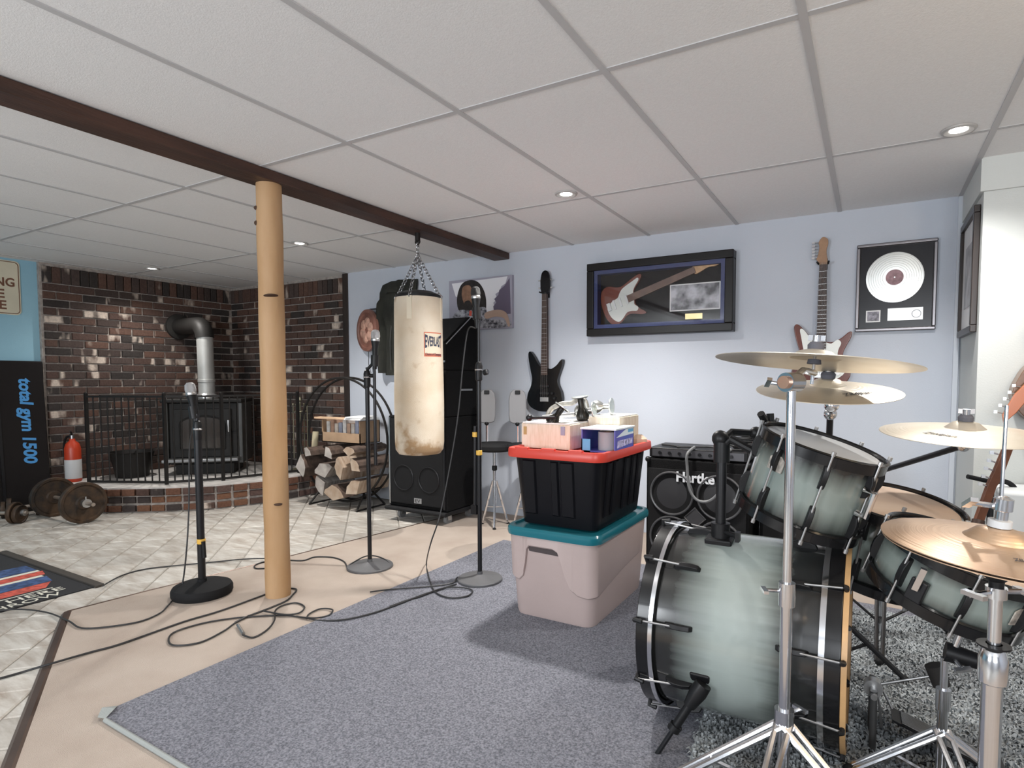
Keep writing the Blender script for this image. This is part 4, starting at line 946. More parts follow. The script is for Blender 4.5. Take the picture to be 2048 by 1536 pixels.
# moulded skirt: the upper body stands proud above a line that arches over a hand grip
def outline(s_,z,e):
    f_=z/.395; hw=.2055+.022*f_+e; hd=.3275+.0225*f_+e; r=.055; q=r*pi/2; fl=hw-r
    sg=1 if s_>=0 else -1; a=abs(s_)
    if a<=fl: return Vector((s_,-hd,z))
    if a<=fl+q: th=(a-fl)/r; return Vector((sg*(fl+r*math.sin(th)),-hd+r-r*math.cos(th),z))
    return Vector((sg*hw,-hd+r+(a-fl-q),z))
ZL=[(-.80,.20),(-.24,.19),(-.20,.178),(-.165,.172),(-.143,.195),(-.128,.255),(-.118,.325),(-.105,.343),(.02,.343),(.045,.330),(.06,.290),(.08,.22),(.105,.168),(.14,.143),(.19,.136),(.26,.142),(.55,.190),(.78,.212)]
mb=MB(); k=0
for i,(s_,z) in enumerate(ZL[:-1]):
    n_=6
    for j in range(n_+(1 if i==len(ZL)-2 else 0)):
        u=j/n_; s2=s_+(ZL[i+1][0]-s_)*u; z2=z+(ZL[i+1][1]-z)*u; e_=.014 if -.14<s2<.12 else .009
        mb.v+=[outline(s2,z2,-.004),outline(s2,z2,e_*.6),outline(s2,z2+.006,e_),outline(s2,.388,.004)]; k+=1
for i in range(k-1):
    for j in range(3): mb.f.append((i*4+j,(i+1)*4+j,(i+1)*4+j+1,i*4+j+1))
mb.build('moulded_skirt', M_TB, t, smooth=30)
mb=MB(); mb.add([outline(-.116,.345,.002),outline(-.108,.318,.002),outline(.046,.314,.002),outline(.034,.345,.002)],[(0,1,2,3)]); mb.build('grip_shade', mat('grip_shadow',(.07,.055,.055),.8), t, smooth=0)  # flat dark quad: shade under the grip's upper lip, painted on
t=thing('black_tote','black storage tote with bright red lid standing on the beige tote','tote',(-1.262,2.69,.451))
M_TK=mat('tote_black',(.006,.006,.008),.35,spec=.22); M_RED=mat('lid_red',(.62,.055,.035),.35)
mb=MB(); shell(mb,[rr_loop(.37,.545,.04,.004),rr_loop(.39,.565,.04,.0),rr_loop(.40,.575,.045,.02),rr_loop(.455,.635,.05,.335)]); mb.build('body', M_TK, t)
mb=MB(); shell(mb,[rr_loop(.46,.64,.05,.322),rr_loop(.512,.69,.06,.322),rr_loop(.516,.694,.06,.330),rr_loop(.514,.692,.06,.358),rr_loop(.506,.684,.055,.364),rr_loop(.47,.648,.05,.364),rr_loop(.455,.632,.05,.348)]); mb.build('lid', M_RED, t)
def rib(x0,x1,side):
    def pt(u,z,e):
        f_=(z-.02)/.315
        if side=='f': return Vector((u,-(.2875+.03*f_)-e,z))
        return Vector(((.20+.0275*f_)+e,u,z))
    vs=[pt(x0,.05,.002),pt(x1,.05,.002),pt(x1,.31,.002),pt(x0,.31,.002),pt(x0+.006,.056,.010),pt(x1-.006,.056,.010),pt(x1-.006,.305,.010),pt(x0+.006,.305,.010)]
    if side=='s': vs=[vs[i] for i in (0,1,2,3,4,5,6,7)]
    MB().add(vs,[(4,5,6,7),(0,1,5,4),(1,2,6,5),(2,3,7,6),(3,0,4,7)]).build('rib', M_TK, t, smooth=0)
rib(-.17,-.10,'f'); rib(.03,.10,'f'); rib(-.02,.02,'f')
for u in (-.20,-.12,.02,.12,.20): rib(u-.022,u+.022,'s')
for u in (-.16,-.02,.12):
    MB().span((u-.035,-.345,.356),(u+.035,-.322,.372)).build('lid_latch', M_RED, t, bevel=.004)
LZ=.802
t=thing('cream_carton','long cream cardboard carton standing on the red lid','box',(-1.325,2.655,LZ))
M_CRM=mat('cream_card',(.66,.56,.42),.7,var=.1,vscale=14,stretch=(6,6,1),col2=(.76,.68,.56))
MB().span((-.185,-.16,0),(.085,.17,.120)).build('carton', M_CRM, t, bevel=.003)
MB().span((-.18,-.158,.1205),(.08,.165,.127)).build('top_flap', mat('white_card',(.80,.78,.74),.6), t, smooth=0)
MB().span((-.172,-.1625,.065),(-.155,-.1595,.105)).build('printed_mark', mat('mark_ochre',(.45,.30,.12),.7), t, smooth=0)
MB().span((.035,-.1625,.07),(.058,-.1595,.112)).build('printed_mark', mat('mark_grey',(.32,.32,.42),.7), t, smooth=0)
t=thing('tan_carton','second tan cardboard carton behind, on the red lid','box',(-1.17,2.86,LZ))
MB().span((-.07,-.16,0),(.10,.11,.15)).build('carton', M_CRM, t, bevel=.003)
MB().span((-.065,-.155,.151),(.095,.105,.156)).build('top_flap', mat('white_card',(.8,.78,.74)), t, smooth=0)
t=thing('blue_box','blue and purple printed box with an open dark window and white top','box',(-1.088,2.60,LZ),.0)
M_BX=mat('box_blue',(.05,.10,.42),.4,var=.5,vscale=9,col2=(.12,.10,.45))
mb=MB(); mb.span((-.09,-.11,0),(-.085,.13,.105)); mb.build('side', M_BX, t, smooth=0)
MB().span((.075,-.11,0),(.08,.13,.105)).build('side', M_BX, t, smooth=0)
MB().span((-.09,.125,0),(.08,.13,.105)).build('back', M_BX, t, smooth=0)
MB().span((-.09,-.11,0),(.08,.13,.006)).build('bottom', M_BX, t, smooth=0)
MB().span((-.09,-.11,0),(-.045,-.106,.06)).build('front', mat('box_cyan',(.10,.36,.62),.4), t, smooth=0)
MB().span((-.095,-.115,.105),(.085,.135,.112)).build('top', mat('box_top_white',(.74,.80,.84),.4), t, smooth=0)
MB().add([(.0805,-.10,.07),(.0805,.125,.075),(.0805,.125,.102),(.0805,.02,.102)],[(0,1,2,3)]).build('printed_flash', mat('flash_white',(.72,.80,.86),.5), t, smooth=0)
MB().add([(.0807,.05,.085),(.0807,.12,.085),(.0807,.12,.10),(.0807,.05,.10)],[(0,1,2,3)]).build('printed_flash', mat('box_cyan',(.1,.36,.62)), t, smooth=0)
MB().add([(.0805,-.09,.02),(.0805,.11,.03),(.0805,.11,.055),(.0805,-.08,.055)],[(0,1,2,3)]).build('printed_lettering', mat('box_lilac',(.45,.42,.75),.5,var=.6,vscale=60), t, smooth=0)
t=thing('grey_roll','grey roll sitting inside the blue box','roll',(-1.075,2.57,LZ+.006))
MB().lathe([(.018,0),(.048,0),(.048,.085),(.018,.085),(.018,0)],28).build('roll', mat('roll_grey',(.36,.36,.38),.6), t); MB().lathe([(.0178,.0),(.0178,.086),(.016,.086),(.016,.0)],20).build('core', CB, t)
# door knobs and fittings on the cartons
M_KNOBG=mat('brushed_knob',(.55,.56,.54),.28,.9)
def doorknob(lab, loc, M, m=None, L_=.10, k=1.2):
    m=m or M_KNOBG
    t=thing('doorknob',lab,'doorknob',loc,0,'door knobs on the cartons')
    MB().lathe([(0,0),(.034*k,0),(.034*k,.004),(.030*k,.009),(.013*k,.012),(.012*k,L_*.45),(.022*k,L_*.62),(.028*k,L_*.78),(.027*k,L_*.92),(.018*k,L_),(0,L_)],26,M).build('knob',m,t)
    MB().lathe([(.0345*k,-.001),(.037*k,.0),(.037*k,.004),(.0345*k,.005)],26,M).build('rose_plate',mat('rose_silver',(.75,.78,.76),.3,.8),t)
    MB().lathe([(0,-.0015),(.034*k,-.0005),(.034*k,.002),(0,.002)],26,M).build('rose_face',mat('rose_face',(.62,.68,.64),.25,.7),t)
    return t
DB=mat('dark_bronze',(.03,.028,.025),.3,.7)
ZT=.932; ZB=.960
doorknob('dark doorknob standing upside down on its knob in the middle of the cartons',(-1.28,2.688,1.054),frame((0,0,0),(.10,.1,-1)),DB,.125)
doorknob('steel doorknob lying on its side left of the rightmost one',(-1.219,2.73,0.985),frame((0,0,0),(-1,-.15,-.12)))
doorknob('steel doorknob farthest right on the back carton',(-1.157,2.812,1.001),frame((0,0,0),(-1,-.1,-.02)))
doorknob('dark doorknob with pale tilted rose at the front edge of the carton',(-1.313,2.563,1.005),frame((0,0,0),(-.45,-.30,-.75)),DB,.11)
t=thing('door_latch','black door latch rod with a round end lying on the carton','latch',(-1.389,2.493,0.952))
MB().tube([(-.06,-.02,0),(.06,.03,.002)],.007,8).build('rod',BLKM,t); MB().ball((-.062,-.021,0),.017,12).build('round_end',BLKM,t)
t=thing('lever_handle','curved silver door lever lying on the cream carton','door handle',(-1.37,2.69,ZT))
LV=smooth_path([(-.085,-.03,.016),(-.075,0,.055),(-.03,.03,.080),(.02,.045,.085),(.05,.06,.105),(.085,.062,.10),(.10,.062,.06)],5)
MB().tube(LV,[.013]*len(LV),10).build('lever',mat('old_silver',(.48,.47,.43),.35,.85,var=.3,vscale=40),t)
MB().lathe([(0,-.012),(.038,-.012),(.036,-.004),(0,.0)],24,frame((.10,.062,.055),(.3,-.3,1))).build('rose',M_KNOBG,t)
MB().tube([(-.10,-.05,.012),(.06,.0,.030)],.012,8).build('spindle',STEEL,t)
t=thing('loose_papers','crumpled tan tissue at the back of the red lid','paper',(-1.055,2.93,LZ-.002))
MB().lathe([(0,.0),(.05,.004),(.045,.03),(.02,.05),(0,.045)],9).build('tissue',mat('tissue_tan',(.55,.40,.30),.8),t,smooth=0)

# ------------------------------------------------ bass cabinet and the gear on it
t=thing('bass_amp_cabinet','black bass guitar cabinet with four ringed speakers beside the totes','speaker',(-.885,3.62,0))
MB().span((-.305,-.17,.045),(.305,.20,.66)).build('cabinet', M_CAB, t, bevel=.012)
MB().span((-.29,-.178,.06),(.29,-.168,.60)).build('grille', M_GRL, t, bevel=.003)
M_RNG=mat('driver_ring',(.13,.13,.135),.35,.6)
for ix,(x,z) in enumerate(((-.142,.455),(.142,.455),(-.142,.185),(.142,.185))):
    r_=MB().ring(.128,.007,frame((x,-.182,z),(0,-1,0)),44,8).build('driver_ring', M_RNG, t)
    MB().lathe([(0,.006),(.04,.008),(.10,-.001),(.126,0),(.126,-.003),(0,-.003)],32,frame((x,-.178,z),(0,-1,0))).build('driver_cone', mat('cone_grey',(.03,.03,.033),.5), r_)
F_=frame((0,-.181,.32),(0,-1,0)); q_=[(.0,.062),(.062,0),(0,-.062),(-.062,0)]
MB().tube([F_@Vector((x,y,0)) for x,y in q_],.005,6,closed=True).build('horn_frame', M_RNG, t); MB().prism(q_,-.002,.002,F_).build('horn', mat('horn_grey',(.06,.06,.065),.4), t, smooth=0)
text('lettering','Hartke',T(0.0,-.184,.56)@RX(pi/2),.225,.062,mat('logo_white',(.75,.77,.80),.4),t,.004,W=False,bold=.03)
for sx in (-1,1):
    for sy in (-1,1):
        MB().cyl((sx*.25-.012,sy*.13,.023),(sx*.25+.012,sy*.13,.023),.023,n=18).build('caster_wheel', BLKR, t)
        MB().ball((sx*.295,sy*.17,.652),.018,10).build('corner_guard', BLK, t)
t=thing('amp_head','flat black amplifier head on the bass cabinet','amplifier',(-.885,3.60,.66))
MB().span((-.29,-.14,.006),(.29,.17,.066)).build('case', BLK, t, bevel=.006)
MB().span((-.27,-.144,.014),(.27,-.139,.058)).build('front_panel', mat('panel_grey',(.10,.10,.11),.35,.5), t, smooth=0)
for k in range(8): MB().cyl((-.22+.06*k,-.143,.036),(-.22+.06*k,-.156,.036),.010,n=14).build('knob', BLKM, t)
t=tag(MB().tube(smooth_path([(-1.13+.09*k+.05*math.sin(k*2.3),3.52+.05*math.cos(k*1.9),.733+.012*math.sin(k*3.1)**2) for k in range(8)],6),.006,6).build('audio_cable',CABLE),'black cable snaking over the top of the amplifier head','cable')
cp_=[(-.90,3.47,.74),(-.93,3.42,.70),(-.93,3.425,.62),(-.915,3.42,.50),(-.87,3.42,.435),(-.80,3.42,.435),(-.74,3.42,.50),(-.72,3.42,.60),(-.715,3.43,.70),(-.69,3.47,.738)]
tag(MB().tube(smooth_path(cp_,7),.0085,8).build('patch_cable',mat('cable_grey',(.16,.165,.17),.5)),'thick grey cable looped down over the bass cabinet front','cable')
t=thing('cable_heap','tangled heap of black cables on the right of the bass cabinet','cable heap',(-.63,3.60,.728))
for k in range(7):
    a=RN.uniform(0,6); R1=RN.uniform(.05,.10); pts=[(R1*math.cos(a+q*.7)*RN.uniform(.8,1.2),R1*math.sin(a+q*.7)*RN.uniform(.8,1.2),.010+.012*k+.008*RN.random()) for q in range(10)]
    MB().tube(smooth_path(pts,5),.0065,6).build('cable_coil', CABLE, t)
t=thing('second_amp','plain black amplifier standing behind the drum kit right of the bass cabinet','amplifier',(-.27,3.72,0))
MB().span((-.27,-.18,.02),(.27,.20,.66)).build('cabinet', M_CAB, t, bevel=.012)
MB().span((-.25,-.188,.05),(.25,-.178,.56)).build('grille', M_GRL, t, bevel=.003)
MB().span((-.25,-.188,.575),(.25,-.176,.64)).build('control_panel', mat('panel_grey',(.1,.1,.11)), t, smooth=0)
for k in range(6): MB().cyl((-.2+.08*k,-.187,.607),(-.2+.08*k,-.2,.607),.011,n=12).build('knob', BLKM, t)
for s_ in (-1,1): MB().span((s_*.22-.03,-.15,0),(s_*.22+.03,.15,.022)).build('foot', BLKR, t, smooth=0)

# ------------------------------------------------ drum kit
GRN=(.225,.265,.245); DRK=(.010,.010,.010)
M_SHELLX=ramp_axis('burst_shell_x',2,[(0,DRK),(.16,(.014,.015,.014)),(.40,(.30,.345,.325)),(.5,(.33,.375,.355)),(.62,(.28,.32,.30)),(.78,(.016,.017,.017)),(1,DRK)],.22,.9,0,.10)
M_SHELL=ramp_axis('burst_shell',2,[(0,DRK),(.10,(.015,.017,.016)),(.40,GRN),(.62,GRN),(.88,(.016,.017,.016)),(1,DRK)],.22,.9,0,.12)
M_HOOP=mat('black_hoop',(.008,.008,.009),.25,spec=.3,coat=.3)
M_HEADW=mat('white_head',(.66,.69,.72),.35)
M_HEADC=mat('worn_coated_head',(.60,.42,.30),.6,var=.2,vscale=4,col2=(.72,.58,.47))
M_WOODH=mat('hoop_maple',(.55,.33,.15),.4,var=.15,vscale=10)
M_BADGE=mat('badge_pewter',(.50,.45,.40),.4,.5,var=.4,vscale=80)
def lug(r,a,z,L_,M,parent,m=None):
    P_=M@T(r*math.cos(a),r*math.sin(a),z)@RZ(a)
    mb=MB(); prof=[(-L_*.5,.0),(-L_*.42,.014),(-L_*.15,.020),(L_*.15,.020),(L_*.42,.014),(L_*.5,.0)]
    vs=[]; 
    for y in (-.008,.008): vs+=[(x_,y,z_) for z_,x_ in prof]
    k=len(prof); mb.add(vs,[tuple(range(k)),tuple(range(2*k-1,k-1,-1))]+[(i,i+k,i+k+1,i+1) for i in range(k-1)],P_)
    return mb.build('lug', m or BLK, parent, bevel=.003)
def drum(name,label,c,n,r,L_,head,nlug=8,x=(1,0,0),a0=0,hoop=M_HOOP,badge=None,lugL=.07,lugz=None,snare=False,shell=None):
    """c = centre of the top head, n = direction out of it"""
    t=thing(name,label,'drum',c); M=frame((0,0,0),n,x)@T(0,0,-L_)
    MB().lathe([(r-.008,0),(r,0),(r,L_),(r-.008,L_),(r-.008,0)],56,M).build('shell', shell or M_SHELL, t)
    # Generated coordinates follow the object box, so the shell keeps its own axis: rebuild upright and orient
    sh=[q for q in t.children if q.name.startswith('shell')][0]
    me=sh.data; inv=M.inverted()
    for v in me.vertices: v.co=inv@v.co
    sh.matrix_local=M
    MB().lathe([(0,L_+.003),(r*.93,L_+.003),(r+.002,L_-.004),(r+.002,L_-.012),(0,L_-.012)],56,M).build('top_head', head, t)
    MB().lathe([(0,-.003),(r*.93,-.003),(r+.002,.004),(r+.002,.012),(0,.012)],56,M).build('bottom_head', M_HEADW, t)
    for z0 in (L_-.022,-.010):
        MB().lathe([(r+.003,z0),(r+.011,z0),(r+.011,z0+.028),(r+.014,z0+.031),(r+.006,z0+.034),(r+.003,z0+.030),(r+.003,z0)],56,M).build('hoop', hoop, t)
    for k in range(nlug):
        a=a0+2*pi*k/nlug; zs=lugz or [L_*.5]
        for z in zs: lug(r,a,z,lugL,M,t)
        rod=MB(); p=lambda z: M@Vector(((r+.014)*math.cos(a),(r+.014)*math.sin(a),z))
        rod.cyl(p(-.012),p(L_+.016),.0032,n=8); rod.cyl(p(L_+.010),p(L_+.022),.006,n=8); rod.cyl(p(-.022),p(-.010),.006,n=8)
        rod.build('tension_rod', STEEL, t)
    if badge is not None:
        a,z=badge; P_=M@T((r+.001)*math.cos(a),(r+.001)*math.sin(a),z)@RZ(a)@RY(pi/2)@RZ(pi/2)
        MB().prism([(-.026,-.020),(.026,-.020),(.026,.016),(.012,.026),(-.012,.026),(-.026,.016)],0,.003,P_).build('badge', M_BADGE, t, smooth=0)
    return t,M
# bass drum lies along x
BX0,BX1,BY,BR_=-.60,-.055,1.99,.305
t=thing('bass_drum','large grey green burst bass drum with black hoops lying on the shag rug','drum',((BX0+BX1)/2,BY,.028))
BL=BX1-BX0; M=frame((-BL/2,0,BR_+.003),(1,0,0),(0,0,1))
rs=BR_-.017
sh=MB().lathe([(rs-.008,0),(rs,0),(rs,BL-.012),(rs-.008,BL-.012),(rs-.008,0)],72).build('shell', M_SHELLX, t); sh.matrix_local=M@T(0,0,.006)
MB().lathe([(0,.004),(rs*.95,.004),(rs+.003,.012),(rs+.003,.02),(0,.02)],64,M).build('front_head', mat('front_head_black',(.012,.012,.013),.3), t)
MB().lathe([(0,BL-.004),(rs*.95,BL-.004),(rs+.003,BL-.012),(rs+.003,BL-.02),(0,BL-.02)],64,M).build('batter_head', M_HEADW, t)
h1=MB().lathe([(rs+.003,-.012),(BR_,-.012),(BR_,.036),(rs+.003,.036),(rs+.003,-.012)],72,M).build('hoop', M_HOOP, t, bevel=.003)
MB().lathe([(BR_+.0005,.026),(BR_+.002,.027),(BR_+.002,.040),(BR_+.0005,.041)],72,M).build('chrome_inlay', CHR, h1)
h2=MB().lathe([(rs+.003,BL-.036),(BR_,BL-.036),(BR_,BL+.006),(rs+.003,BL+.006),(rs+.003,BL-.036)],72,M).build('hoop', M_HOOP, t, bevel=.003)
MB().lathe([(BR_+.0005,BL-.050),(BR_+.002,BL-.049),(BR_+.002,BL-.034),(BR_+.0005,BL-.033)],72,M).build('chrome_inlay', CHR, h2)
MB().lathe([(rs+.003,BL+.006),(BR_+.001,BL+.006),(BR_+.001,BL+.020),(rs+.003,BL+.020)],72,M).build('wood_edge', M_WOODH, h2)
for k in range(10):
    a=k*2*pi/10+.1
    for zc,e in ((.115,-.012),(BL-.115,BL+.012)):
        lug(rs,a,zc,.085,M,t); p=lambda z,rr: M@Vector((rr*math.cos(a),rr*math.sin(a),z))
        MB().cyl(p(zc,rs+.012),p(e,BR_+.010),.0035,n=8).build('tension_rod', STEEL, t)
        ee=e+(.012 if e<0 else -.02)
        MB().tube([p(e,BR_-.03),p(e,BR_+.014),p(ee+.012,BR_+.016)],.0075,8).build('claw_hook', BLK, t)
# spur on the camera side
sp=Vector((-.42+.3275,-.262,.19))
MB().box((0,0,0),(.06,.085,.02),frame(sp+Vector((0,.006,.015)),(0,-.85,-.5),(1,0,0))).build('spur_bracket', BLK, t, bevel=.006)
s1=sp+Vector((0,-.03,0)); s2=Vector((-.535+.3275,1.655-BY,-.020))
spur=MB().lathe([(0,-.03),(.024,-.03),(.026,.0),(.018,.05),(0,.05)],18,frame(s1,s2-s1)).cyl(s1,s1+(s2-s1)*.55,.013).build('spur', BLK, t)
MB().cyl(s1+(s2-s1)*.5,s2,.0075,n=10).build('spur_rod', BLKM, spur); MB().cyl(s1+(s2-s1)*.50,s1+(s2-s1)*.58,.019).cyl(s1+(s2-s1)*.54+Vector((-.02,0,0)),s1+(s2-s1)*.54+Vector((.02,0,0)),.006).build('spur_clamp', BLK, spur)
MB().box((0,0,0),(.006,.03,.012),frame(Vector((-.16,-.15,.54)),(0,-.5,.85),(1,0,0))).build('air_vent', BLK, t)
# tom post on top of the bass drum
tp=Vector((-.415+.3275,-.05,.575))
MB().box((0,0,0),(.085,.085,.03),frame(tp+Vector((0,0,.012)),(0,-.1,1))).build('post_plate', BLK, t, bevel=.006)
pb=MB().cyl(tp,tp+Vector((0,0,.07)),.030,n=20).build('post_base', BLK, t); MB().cyl(tp+Vector((.02,-.02,.045)),tp+Vector((.06,-.05,.045)),.008).box(tp+Vector((.065,-.055,.045)),(.012,.03,.03)).build('wing_bolt', BLK, pb)
po=MB().cyl(tp+Vector((0,0,.02)),tp+Vector((0,0,.325)),.0165,n=18).build('tom_post', BLKM, t)
MB().cyl(tp+Vector((0,0,.27)),tp+Vector((0,0,.335)),.026,n=18).build('post_collar', BLK, po)
MB().tube([tp+Vector((-.01,0,.30)),tp+Vector((.03,-.01,.345)),tp+Vector((.12,-.01,.30))],.013,10).ball(tp+Vector((-.005,0,.345)),.028,12).build('tom_arm', BLK, po)
MB().tube([tp+Vector((.0,0,.34)),tp+Vector((.02,.05,.365)),tp+Vector((.09,.09,.36))],.011,10).ball(tp+Vector((.09,.09,.36)),.022,12).build('spare_arm', BLK, po)
# rack tom, second tom, snare
CAMP=Vector((0,0,1.14))
def nrm(p, lean, el):
    """head direction at p: leaning right by lean degrees and opened toward the room by el degrees"""
    d=(CAMP-Vector(p)).normalized(); e1=Vector((-d.y,d.x,0)).normalized(); e2=d.cross(e1); a=math.radians(lean); e=math.radians(el)
    return (d*math.sin(e)+(e1*math.sin(a)+e2*math.cos(a))*math.cos(e)).normalized()
c1=Vector((-0.121,1.934,0.944)); n1=nrm(c1,17,9.5)
tom,MT=drum('rack_tom','tilted burst rack tom with white head mounted over the bass drum',c1,n1,.168,.235,M_HEADW,8,a0=.2,badge=(-2.15,.165),lugL=.075,lugz=[.055,.18])
MB().tube([MT@Vector((.172*math.cos(-.62),.172*math.sin(-.62),.10)),MT@Vector((.20*math.cos(-.62),.20*math.sin(-.62),.10)),MT@Vector((.20*math.cos(-.62),.20*math.sin(-.62),.17)),MT@Vector((.172*math.cos(-.62),.172*math.sin(-.62),.17))],.010,10).build('mount_loop', CHR, tom)
for k in range(4): MB().tube([MT@Vector(((.178+.004*k)*math.cos(2.5+.12*k),(.178+.004*k)*math.sin(2.5+.12*k),.20+.015*k)),MT@Vector((.20*math.cos(2.5+.16*k),.20*math.sin(2.5+.16*k),.245+.02*(k%2)))],.012,8).build('clip_on_mount', BLK, tom)
r_=.02
c2=Vector((0.081,2.163,0.745)); n2=nrm(c2,10,17)
t2,M2=drum('floor_tom','burst tom with worn tan head behind the lower cymbals',c2,n2,.178,.24,M_HEADC,8,a0=.35,lugL=.07,lugz=[.06,.19])
c3=Vector((0.225,1.895,0.684)); n3=nrm(c3,20,16)
sn,M3=drum('snare_drum','burst snare drum tilted under the hi-hat cymbals',c3,n3,.178,.140,M_HEADC,8,a0=.05,badge=(-.75,.07),lugL=.085)
st=MB().box((0,0,0),(.04,.02,.06),M3@T(.187*math.cos(-2.05),.19*math.sin(-2.05),.05)@RZ(-2.05+pi/2)).build('strainer', BLKM, sn, bevel=.004)
MB().box((0,0,0),(.014,.014,.06),M3@T(.207*math.cos(-2.05),.207*math.sin(-2.05),.085)).build('strainer_lever', CHR, st)

# cymbals
def cym_mat(nm,c1_,c2_,rough=.3):
    m=bpy.data.materials.new(nm); m.use_nodes=True; N=m.node_tree.nodes; L=m.node_tree.links; b=N['Principled BSDF']
    tc=N.new('ShaderNodeTexCoord'); ln=N.new('ShaderNodeVectorMath'); ln.operation='LENGTH'
    mp=N.new('ShaderNodeMapping'); mp.inputs['Scale'].default_value=(1,1,0); L.new(tc.outputs['Object'],mp.inputs[0]); L.new(mp.outputs[0],ln.inputs[0])
    n=N.new('ShaderNodeTexNoise'); n.noise_dimensions='1D'; n.inputs['Scale'].default_value=160; n.inputs['Detail'].default_value=2; L.new(ln.outputs['Value'],n.inputs['W'])
    n2=N.new('ShaderNodeTexNoise'); n2.inputs['Scale'].default_value=7; L.new(tc.outputs['Object'],n2.inputs['Vector'])
    r=N.new('ShaderNodeValToRGB'); r.color_ramp.elements[0].color=(*c1_,1); r.color_ramp.elements[1].color=(*c2_,1); r.color_ramp.elements[0].position=.3; r.color_ramp.elements[1].position=.7
    L.new(n2.outputs['Fac'],r.inputs[0]); L.new(r.outputs[0],b.inputs['Base Color']); b.inputs['Metallic'].default_value=.7; b.inputs['Roughness'].default_value=rough
    bp=N.new('ShaderNodeBump'); bp.inputs['Strength'].default_value=.25; bp.inputs['Distance'].default_value=.002; L.new(n.outputs['Fac'],bp.inputs['Height']); L.new(bp.outputs[0],b.inputs['Normal'])
    MATS[nm]=m; return m
M_CY=cym_mat('cymbal_bronze',(.74,.65,.52),(.84,.77,.65),.36)
M_CYD=cym_mat('cymbal_worn',(.50,.33,.22),(.66,.48,.33),.36)
M_PRINT=mat('cymbal_ink',(.08,.07,.07),.5)
def cymbal(name,label,c,n,r,m,bow=.09,bell=.22,felt=True,flip=False,logo=None):
    t=thing(name,label,'cymbal',c); M=frame((0,0,0),n)
    rb=r*bell; hb=.022+.02*(r-.18); h0=-bow*r
    top=[(.006,hb),(rb*.35,hb*.96),(rb*.7,hb*.72),(rb*.95,hb*.22),(rb*1.08,.0)]
    for k in range(1,9):
        u=k/8; rr=rb*1.08+(r-rb*1.08)*u; top.append((rr,h0*(u**1.5)))
    prof=top+[(rr,z-.0016) for rr,z in reversed(top)]
    pl=MB().lathe(prof+[prof[0]],72).build('plate',m,t,smooth=30); pl.matrix_local=M
    if felt:
        f=MB().lathe([(0,0),(.020,0),(.021,.012),(.015,.02),(0,.02)],18,T(0,0,hb-.001)).build('felt',mat('felt_grey',(.13,.13,.15),.95),t); f.matrix_local=M
        wn=MB().cyl((0,0,hb+.018),(0,0,hb+.036),.011).box((0,0,hb+.030),(.042,.007,.014)).build('wing_nut',CHR,t); wn.matrix_local=M
    if logo:
        s_,a,w_=logo; rr=r*.62; u=((rr-rb*1.08)/(r-rb*1.08)); z=h0*u**1.5+.0012
        o=text('lettering',s_,M@RZ(a)@T(0,-rr,z)@RX(bow*1.3),w_,w_*.28,M_PRINT,t,.0006,W=False,shear=.2)
    return t,M,hb
ZN=lambda ax,ay: Vector((ax,ay,1)).normalized()
right=Vector((.87,.4927,0)); toc=Vector((.4927,-.87,0))
def tilt(rt,tw): v=Vector((0,0,1))+right*rt+toc*tw; return v.normalized()
c_ride=Vector((-0.132,1.729,1.197)); N_RIDE=nrm(c_ride,4.5,-5.5)
cymbal('ride_cymbal','biggest upper cymbal seen edge-on from below above the bass drum',c_ride,N_RIDE,.254,M_CY,.055,.24)
c_crash=Vector((-0.114,1.983,1.123)); N_CR=nrm(c_crash,2,9.5)
cymbal('crash_cymbal','bronze crash cymbal just below the biggest cymbal',c_crash,N_CR,.203,M_CY,.09,.24,True,False,('Zildjian',.72,.09))
c_c3=Vector((0.257,2.219,0.99)); N_C3=nrm(c_c3,2,8.5)
cymbal('right_crash_cymbal','bronze crash cymbal at the right before the white closet',c_c3,N_C3,.23,M_CY,.08,.22,True,False,('Zildjian',-.55,.09))
c_hat=Vector((0.202,1.283,0.86))
HN=nrm(c_hat,4.5,12.5)
cymbal('top_hihat_cymbal','worn tan upper hi-hat cymbal at the lower right',c_hat,HN,.178,M_CYD,.085,.27,False,False,('ZILDJIAN',.25,.05))
t_,M_,_h=cymbal('bottom_hihat_cymbal','worn lower hi-hat cymbal facing up under the top one',c_hat-Vector((0,0,.034)),-HN,.178,M_CYD,.07,.27,False)

# stands
def tripod(t, base, hub, reach, angs, r=.012, flat=False, lowz=.02, m=CHR):
    for a in angs:
        f=base+Vector((reach*math.cos(a),reach*math.sin(a),lowz)); h_=Vector((base.x,base.y,hub)); d=(f-h_); side=Vector((-math.sin(a),math.cos(a),0))
        mb=MB()
        for s_ in (-1,1): mb.tube([h_+side*s_*.016,f+side*s_*.010],r*.55,8)
        leg=mb.build('leg',m,t,W=True)
        lo=h_+d*.55; MB().tube([Vector((base.x,base.y,max(hub*.28,.06))),lo],r*.42,6).build('brace',m,leg,W=True)
        MB().ball(f+Vector((0,0,-.002)),.016,10).build('rubber_foot',BLKR,leg,W=True)
def wing(t,p,d,parent=None):
    d=Vector(d).normalized(); p=Vector(p); F_=frame(p,d)
    return MB().cyl((0,0,0),(0,0,.03),.005,n=8).box((0,0,.034),(.040,.008,.012)).build('wing_screw',CHR,parent or t) if False else MB().add([F_@q for q in MB().cyl((0,0,0),(0,0,.03),.005,n=8).box((0,0,.034),(.040,.008,.012)).v],MB().cyl((0,0,0),(0,0,.03),.005,n=8).box((0,0,.034),(.040,.008,.012)).f).build('wing_screw',CHR,parent or t,W=True)
b1=Vector((-.172,1.585,.028))
t=thing('cymbal_stand','chrome cymbal stand with tripod legs in front of the bass drum','cymbal stand',b1)
